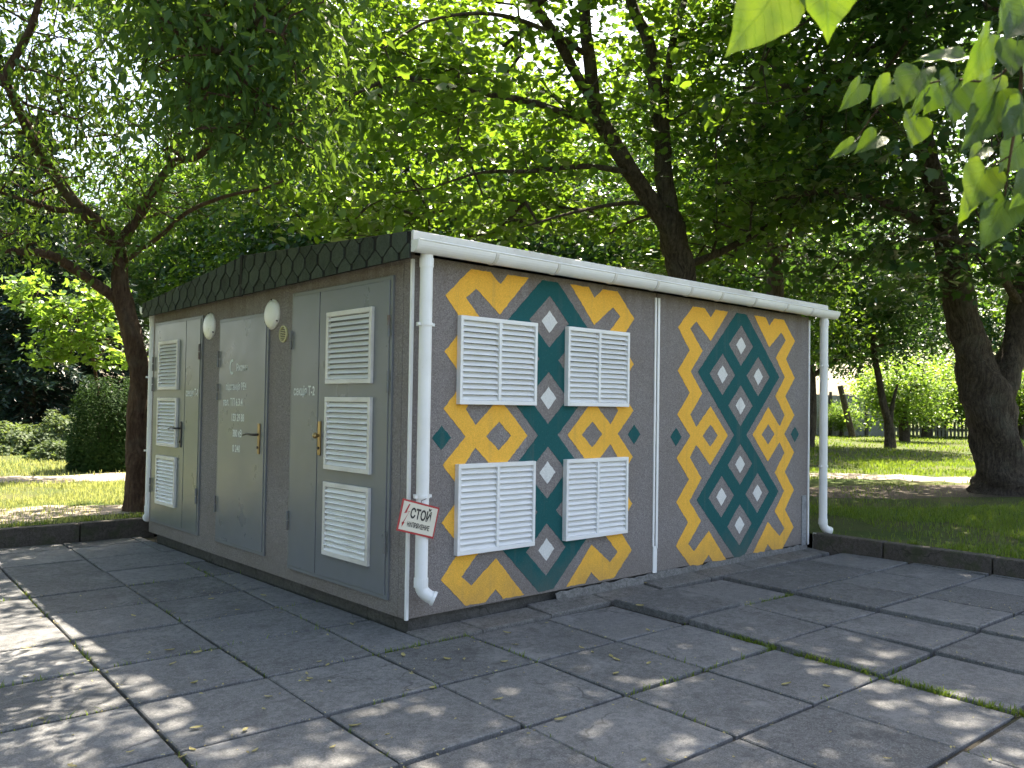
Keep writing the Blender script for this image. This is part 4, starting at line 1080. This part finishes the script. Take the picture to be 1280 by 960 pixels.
p = P(134, 585, 16.2); bush('thuja_bush', (p[0], p[1], LZ), (0.66, 0.66, 1.70), 26000, 0.06, 'thuja', 'dense dark clipped thuja bush beside the reddish trunk', 51, LANCE*np.array([1.6, 1, 1]), LANCE_T, True)
p = P(-5, 560, 20.5); bush('shrub', (p[0], p[1], LZ), (1.1, 1.1, 0.75), 5200, 0.10, 'shrub', 'pale green shrub at the left edge of the photo', 52)
p = P(75, 560, 21.0); bush('shrub', (p[0], p[1], LZ), (0.75, 0.75, 0.95), 4200, 0.09, 'shrub', 'taller grey-green shrub between the spruces and the thuja', 53)
p = P(72, 565, 18.6); bush('shrub', (p[0], p[1], LZ), (0.55, 0.55, 0.40), 2600, 0.08, 'shrub', 'low mounded shrub in front of the taller grey-green shrub', 54)
p = P(118, 425, 13.5)
# lit maple suckers between the trunk and the lawn
bb = P(125, 585, 16.6); bb[2] = LZ-0.05
make_tree('maple_sapling', bb, [[(*bb, 0.035)]+L((123, 500, 16.4, 0.03), (112, 430, 15.6, 0.022), (95, 400, 15, 0.014)), L((118, 460, 16.0, 0.02), (135, 430, 15.4, 0.015), (160, 420, 15, 0.01))],
          [(tuple(P(100, 410, 15)), (0.65, 0.65, 0.55)), (tuple(P(145, 440, 15)), (0.5, 0.5, 0.3)), (tuple(P(60, 440, 15)), (0.4, 0.4, 0.25)), (tuple(P(85, 370, 15)), (0.9, 0.9, 0.4))], 120, 16, (0.13, 0.13, 0.07), 0.12, MAPLE, MAPLE_T, 'lime', 'barkred', 'sunlit yellow-green maple sapling left of the reddish trunk', seed=61)

# ------------------------------------------------------------------ fences far on the right lawn
f0 = P(990, 545, 44); f1 = P(1108, 545, 44.5); f0[2] = f1[2] = LZ
F = empty('sheet_fence', tuple(f0)); tag(F, 'grey board fence beyond the white downpipe', 'fence')
dv = norm(f1-f0); Lf = np.linalg.norm(f1-f0); nv = np.array([-dv[1], dv[0], 0]); nb = int(Lf/0.22)
for k in range(nb):
    a = f0+dv*(k*0.22+0.006); b = f0+dv*(k*0.22+0.214); h = 2.15+rs.uniform(-.04, .04)
    MB().prism([a, b, b+np.array([0, 0, h]), a+np.array([0, 0, h])], tuple(nv*(0.03+rs.uniform(0, .02)))).build('board', M['fence'], F)
for k in range(0, nb, 9):
    a = f0+dv*(k*0.22)-nv*0.12; MB().prism([a, a+dv*0.12, a+dv*0.12+nv*0.1, a+nv*0.1], (0, 0, 2.3)).build('post', M['iron'], F)
pp = P(1066, 545, 42); pp[2] = LZ
m = MB().tube([tuple(pp), tuple(P(1050, 482, 42))], [0.16, 0.13], 10); o = m.build('leaning_post', M['bark']); tag(o, 'dark leaning post in front of the grey board fence', 'post')
f0 = P(1112, 548, 45); f1 = P(1330, 548, 45); f0[2] = f1[2] = LZ
F = empty('picket_fence', tuple(f0)); tag(F, 'weathered picket fence behind the bright saplings on the right', 'fence')
dv = norm(f1-f0); Lf = np.linalg.norm(f1-f0); nv = np.array([-dv[1], dv[0], 0]); nb = int(Lf/0.20)
for k in range(nb):
    a = f0+dv*(k*0.20); b = a+dv*0.12; h = 1.55+rs.uniform(-.05, .05); mid = (a+b)/2
    MB().prism([a, b, b+np.array([0, 0, h]), mid+np.array([0, 0, h+0.10]), a+np.array([0, 0, h])], tuple(nv*0.025)).build('picket', M['picket'], F)
for z in (0.35, 1.2):
    a = f0+np.array([0, 0, z])+nv*0.03; b = f1+np.array([0, 0, z])+nv*0.03; MB().prism([a, b, b+np.array([0, 0, .09]), a+np.array([0, 0, .09])], tuple(nv*0.05)).build('rail', M['picket'], F)

# ------------------------------------------------------------------ grass
def blades(pts, h, w, g, lean=0.35):
    n = len(pts); a = g.random(n)*6.283; d = np.stack([np.cos(a), np.sin(a), np.zeros(n)], 1); s = np.stack([-d[:, 1], d[:, 0], np.zeros(n)], 1)
    h = h[:, None]; w = w[:, None]; le = (g.random((n, 1))*lean+0.05)*h
    up = np.array([0, 0, 1.0])
    b1 = pts-s*w; b2 = pts+s*w; m1 = pts+up*h*0.55+d*le*0.35-s*w*0.7; m2 = pts+up*h*0.55+d*le*0.35+s*w*0.7; tpp = pts+up*h*0.95+d*le*1.3
    v = np.stack([b1, b2, m2, m1, tpp], 1).reshape(-1, 3); i = np.arange(n)[:, None, None]*5
    f = (i+np.array([(0, 1, 2), (0, 2, 3), (3, 2, 4)])[None]).reshape(-1, 3)
    return v, f
g = np.random.default_rng(77)
def bare(p):
    d = np.min(np.linalg.norm(p[:, None, :2]-PCA[None, ::3], axis=2), 1)
    k = d < 0.62+0.25*np.sin(p[:, 0]*3.1+p[:, 1]*2.3)
    k |= np.linalg.norm(p[:, :2]-rb[:2], axis=1) < 1.0+0.5*g.random(len(p))
    k |= np.linalg.norm(p[:, :2]-lb0[:2], axis=1) < 0.35+0.5*g.random(len(p))
    k |= (((p[:, 0]-11.2)/3.3)**2+((p[:, 1]-1.6)/1.9)**2 < 1) & (g.random(len(p)) < 0.9)
    k |= (((p[:, 0]+1.3)/1.8)**2+((p[:, 1]-6.45)/0.85)**2 < 1) & (g.random(len(p)) < 0.72)
    pat = np.sin(p[:, 0]*1.3+0.7*np.sin(p[:, 1]*1.9))*np.cos(p[:, 1]*1.1+0.5*np.sin(p[:, 0]*2.2))
    k |= (pat > 0.15) & (g.random(len(p)) < 0.8)
    k |= (p[:, 0] < 6.6+0.5*np.sin(p[:, 1]*2.1)) & (p[:, 1] > -1.2) & (p[:, 0] > 5) & (g.random(len(p)) < 0.85)
    return k
V = []; Fc = []; nb_ = 0
def field(n, x0, x1, y0, y1, h, w, mask=None):
    global nb_
    p = np.stack([g.uniform(x0, x1, n), g.uniform(y0, y1, n), np.full(n, LZ)], 1)
    q = p-CAM; d = q@FW; u = 640+FPX*(q@RT)/np.maximum(d, 0.1)
    ok = (d > 1) & (u > -150) & (u < 1430) & ~bare(p)
    ok &= ~((p[:, 0] < 5.42) & (p[:, 1] < 5.37))
    p = p[ok]; d = d[ok]
    v, f = blades(p, h*g.uniform(0.5, 1.35, len(p)), w*g.uniform(0.7, 1.3, len(p)), g)
    V.append(v); Fc.append(f+nb_); nb_ += len(v)
field(80000, 5.4, 12.5, -4.5, 2.5, 0.05, 0.0042)
field(26000, 12, 22, -5, 6, 0.065, 0.008)
field(26000, 14, 45, -4, 20, 0.09, 0.016)
o = obj('grass', raw_mesh('grass', np.concatenate(V), np.concatenate(Fc), M['grass'])); tag(o, 'green lawn grass to the right of the building', 'grass', kind='stuff')
V = []; Fc = []; nb_ = 0
field(26000, -3.2, 1.2, 5.36, 10.5, 0.05, 0.0045)
field(26000, -5, 5, 9, 22, 0.07, 0.009)
o = obj('grass', raw_mesh('grass', np.concatenate(V), np.concatenate(Fc), M['sunlit_drygrass'])); tag(o, 'pale sunlit grass of the left lawn beyond the kerb', 'grass', kind='stuff')
# weeds in the paving joints
pts = []
def joint(a, b, n, wdt, hz=None):
    for _ in range(n):
        s = random.random(); c_ = (math.sin(s*23+a[0]*7)+math.sin(s*61+a[1]*3))
        if c_ < -0.3 and random.random() < 0.8: continue
        pts.append((a[0]+(b[0]-a[0])*s+random.gauss(0, wdt), a[1]+(b[1]-a[1])*s+random.gauss(0, wdt), -0.245 if hz is None else hz))
joint((1.67, -1.3), (1.56, -3.4), 1500, 0.014, -0.235)
joint(corner(3, 0), corner(4, 0), 260, 0.012, -0.225)
joint(corner(-1, 1), corner(0, 1), 160, 0.010)
for i in range(-6, 6):
    for j in range(-4, 6):
        if random.random() < 0.45 and not (i >= 0 and j >= 1): joint(corner(i, j), corner(i+1, j), random.randint(6, 60), 0.007)
        if random.random() < 0.45 and not (i >= 0 and j >= 1): joint(corner(i, j), corner(i, j+1), random.randint(6, 60), 0.007)
pts = np.array(pts)
v, f = blades(pts, g.uniform(0.015, 0.055, len(pts)), g.uniform(0.002, 0.005, len(pts)), g, 0.9)
o = obj('joint_weeds', raw_mesh('joint_weeds', v, f, M['grass'])); tag(o, 'low weeds and moss growing in the paving joints', 'weeds', kind='stuff')

# tufts that lean over the kerbs
kp = []
for _ in range(900):
    yy = -random.random()**0.8*6.0; kp.append((5.385+abs(random.gauss(0, .03)), yy+0.15*math.sin(yy*9), LZ+0.01))
for _ in range(500): kp.append((0.1-random.random()*3.2, 5.335+abs(random.gauss(0, .03)), LZ+0.01))
kp = np.array([p for p in kp if math.sin(p[0]*6+p[1]*5)+math.sin(p[1]*13+p[0]*11) > -0.2])
v, f = blades(kp, g.uniform(0.03, 0.10, len(kp)), g.uniform(0.002, 0.005, len(kp)), g, 1.1)
o = obj('kerb_grass', raw_mesh('kerb_grass', v, f, M['grass'])); tag(o, 'loose grass tufts leaning over the kerb stones', 'grass', kind='stuff')
# crumbs of leaf and bark gathered along the joints
lp = []
for _ in range(2600):
    i = random.randint(-6, 5); j = random.randint(-4, 5); s_ = random.random()
    if i >= 0 and j >= 1: continue
    a = corner(i, j); b = corner(i+1, j) if random.random() < .5 else corner(i, j+1)
    w_ = 0.012 if random.random() < 0.6 else 0.12
    x = a[0]+(b[0]-a[0])*s_+random.gauss(0, w_); y = a[1]+(b[1]-a[1])*s_+random.gauss(0, w_)
    if x > -0.03 and y > -0.03 or x > 5.2: continue
    hz = -0.176 if x > 3.1 else (-0.18 if x > 1.72 else GZ)
    lp.append((x, y, hz+0.005))
lp = np.array(lp); n_ = len(lp)
v, f = leaf_geo(lp, np.array([0, 0, 1.0])+g.normal(size=(n_, 3))*0.25, g.normal(size=(n_, 3)), g.uniform(0.006, 0.022, n_), QUAD*np.array([0.7, 1, 1]), LANCE_T)
o = obj('leaf_litter', raw_mesh('leaf_litter', v, f, M['dryleaf'])); tag(o, 'crumbs of dry leaf scattered along the paving joints', 'litter', kind='stuff')

# ------------------------------------------------------------------ fallen leaves on the paving
def ground_at(x, y):
    if x > 3.06: return -0.176
    if x > 1.72: return -0.185
    return GZ
def dry_mesh(seed):
    r_ = random.Random(seed); n = 7; vs = []; fs = []
    for k in range(n+1):
        s = k/n; w_ = 0.24*math.sin(math.pi*min(1, s*0.93+0.05))**0.8; zz = 0.22*(s-0.5)**2*r_.uniform(.6, 1.6); bend = 0.12*math.sin(s*3+seed)
        vs += [(bend-w_, s-0.5, zz+0.10), (bend, s-0.5, zz+0.01), (bend+w_, s-0.5, zz+0.07)]
    for k in range(n): fs += [(3*k, 3*k+1, 3*k+4, 3*k+3), (3*k+1, 3*k+2, 3*k+5, 3*k+4)]
    return MB().add(vs, fs).mesh('fallen_leaf', M['dryleaf'], fix=False)
dm_ = [dry_mesh(s) for s in range(5)]
lr = random.Random(5); cnt = 0
def drop(x, y, s):
    o = bpy.data.objects.new('fallen_leaf', dm_[lr.randrange(5)]); col.objects.link(o)
    o.location = (x, y, ground_at(x, y)+0.006); o.rotation_euler = (lr.uniform(-.15, .15), lr.uniform(-.15, .15), lr.uniform(0, 6.28)); o.scale = (s, s, s)
    tag(o, 'small dry yellowish leaf fallen on the grey paving slabs', 'leaf', 'fallen leaves on the paving')
while cnt < 130:
    x = lr.gauss(-1.2, 1.3) if lr.random() < 0.65 else lr.uniform(-2.5, 3.0); y = lr.gauss(-1.2, 1.1) if lr.random() < 0.65 else lr.uniform(-3.4, 2.0)
    if x > -0.05 and y > -0.05 or y < -3.6 or x < -3: continue
    if x > 1.5 and lr.random() < 0.6: continue
    drop(x, y, lr.choice((0.02, 0.028, 0.035, 0.045, 0.06))); cnt += 1

# ------------------------------------------------------------------ linden sprig hanging near the camera
LS = empty('linden_branch', tuple(P(1290, -60, 1.30))); tag(LS, 'hanging linden branch with heart-shaped leaves in the upper right foreground', 'branch')
def linden_leaf(base, tip, width, seed, face):
    base = np.array(base); tip = np.array(tip); Ld = np.linalg.norm(tip-base); ax = (tip-base)/Ld
    n_ = np.array(face, float); n_ = n_-ax*(n_@ax); n_ /= np.linalg.norm(n_); sd = np.cross(ax, n_)
    r_ = random.Random(seed); prof = [(-0.05, 0.16), (-0.09, 0.34), (-0.03, 0.48), (0.10, 0.565), (0.24, 0.575), (0.38, 0.53), (0.52, 0.44), (0.65, 0.325), (0.76, 0.20), (0.86, 0.095), (0.93, 0.04), (1.0, 0.0)]
    mid = [0.02, 0.04, 0.06, 0.13, 0.25, 0.39, 0.53, 0.65, 0.76, 0.86, 0.93, 1.0]
    pp_ = catmull([(a_, b_, c_) for (a_, b_), c_ in zip(prof, mid)], 3)
    prof = [(float(q[0]), max(0.0, float(q[1]))) for q in pp_]; mid = [float(q[2]) for q in pp_]
    cup = r_.uniform(0.15, 0.55); curl = r_.uniform(-.35, .35); asym = r_.uniform(0.82, 1.2); tw = r_.uniform(-.35, .35); hook = r_.uniform(-.12, .12)
    def pt(s, k):  # s along, k signed half-width in leaf units
        ww = k*width
        off = cup*abs(ww)*0.9+curl*Ld*s*s*0.6+tw*ww*(s-0.2)+0.016*Ld*math.sin(s*13+k*8+seed)+0.01*Ld*math.sin(k*22+seed)
        return base+ax*(s*Ld)+sd*(ww+hook*Ld*s*s)+n_*off
    m = MB(); vs = []; fs = []; uvs = []
    NC = 9
    for (s, k), ms in zip(prof, mid):
        jl = 1+0.035*r_.uniform(-1, 1); jr = 1+0.035*r_.uniform(-1, 1)
        for c_ in range(NC):
            q = -1+2*c_/(NC-1); e_ = abs(q)
            kk = k*q*(asym*jl if q < 0 else jr/asym); ss = ms+(s-ms)*e_
            vs.append(pt(ss, kk)); uvs.append((0.5+k*q*0.9, ss))
    for k in range(len(prof)-1):
        for q in range(NC-1): fs.append((NC*k+q, NC*k+q+1, NC*(k+1)+q+1, NC*(k+1)+q))
    o = m.add(vs, fs).build('leaf', M['linden'], LS, smooth=True, fix=False)
    ul = o.data.uv_layers.new(name='UVMap')
    for lp_ in o.data.loops: ul.data[lp_.index].uv = uvs[lp_.vertex_index]
    pet = MB().tube([tuple(base-ax*Ld*0.28+sd*Ld*0.06), tuple(base-ax*Ld*0.12+sd*Ld*0.02), tuple(base+ax*Ld*0.04)], 0.0009, 5); pet.build('petiole', M['linden'], o)
SPEC = [(978, -22, 907, 76, 82, 1.00, (0.3, 0)), (1034, -62, 1030, 44, 92, 1.00, (0, .2)), (1262, -22, 1244, 50, 44, 1.15, (.3, 0)), (1282, 20, 1246, 52, 46, 1.1, (.9, .9)), (1236, 42, 1210, 110, 40, 1.2, (.5, 0)),
        (1272, 52, 1256, 104, 36, 1.2, (-.2, 0)), (1152, 88, 1122, 132, 42, 1.3, (-.3, 0)), (1205, 72, 1140, 78, 34, 1.28, (0, 1.0)), (1076, 104, 1047, 141, 24, 1.4, (.7, 0)), (1114, 104, 1083, 133, 32, 1.36, (.3, .2)),
        (1194, 96, 1183, 161, 50, 1.28, (.2, 0)), (1146, 146, 1133, 187, 38, 1.36, (0, 0)), (1097, 170, 1072, 192, 27, 1.42, (.2, .2)), (1068, 178, 1034, 200, 16, 1.44, (.6, .6)), (1246, 112, 1200, 198, 52, 1.22, (-.4, 0)),
        (1282, 134, 1252, 178, 44, 1.2, (-.2, 0)), (1232, 210, 1205, 268, 46, 1.25, (-.2, 0)), (1256, 250, 1217, 315, 44, 1.24, (.2, 0)), (1278, 176, 1240, 216, 46, 1.25, (.3, .2)), (1290, 228, 1262, 258, 34, 1.22, (0, 0)),
        (1228, 184, 1208, 208, 22, 1.3, (.5, .9)), (1156, 120, 1128, 150, 16, 1.33, (.9, .4)), (1240, 92, 1216, 138, 36, 1.3, (.3, .1)), (1212, 236, 1198, 282, 30, 1.3, (.8, 0)), (1290, 70, 1272, 120, 40, 1.18, (.1, 0)), (1175, 108, 1155, 140, 34, 1.34, (.1, .1))]
for k, (bu, bv, tu, tv, w_, d, (fa, fbk)) in enumerate(SPEC):
    a = P(bu, bv, d); b = P(tu, tv, d-0.012)
    linden_leaf(a, b, w_*0.98*d/FPX, k+3, -FW+RT*(fa+cr.uniform(-.45, .45))+UP*(fbk+cr.uniform(-.2, .4)))
def twig(pts, r0, r1):
    q = [P(*p) for p in pts]; q = catmull([tuple(x) for x in q], 5); n = len(q)
    MB().tube([tuple(x) for x in q], [r0+(r1-r0)*k/(n-1) for k in range(n)], 7).build('twig', M['barkred'], LS, smooth=True)
twig([(1340, -160, 1.1), (1300, -20, 1.16), (1282, 60, 1.2), (1272, 140, 1.22), (1262, 200, 1.23), (1256, 245, 1.24)], 0.0045, 0.0012)
twig([(1282, 60, 1.2), (1240, 100, 1.24), (1180, 100, 1.3), (1110, 125, 1.37), (1070, 175, 1.42)], 0.0022, 0.0009)
twig([(1262, 195, 1.23), (1245, 205, 1.24), (1232, 210, 1.25)], 0.0012, 0.0008)
twig([(1340, -160, 1.1), (1180, -120, 1.02), (1050, -90, 0.99), (990, -40, 1.0)], 0.0035, 0.001)

for o in bpy.data.objects:
    if '_local' in o: del o['_local']
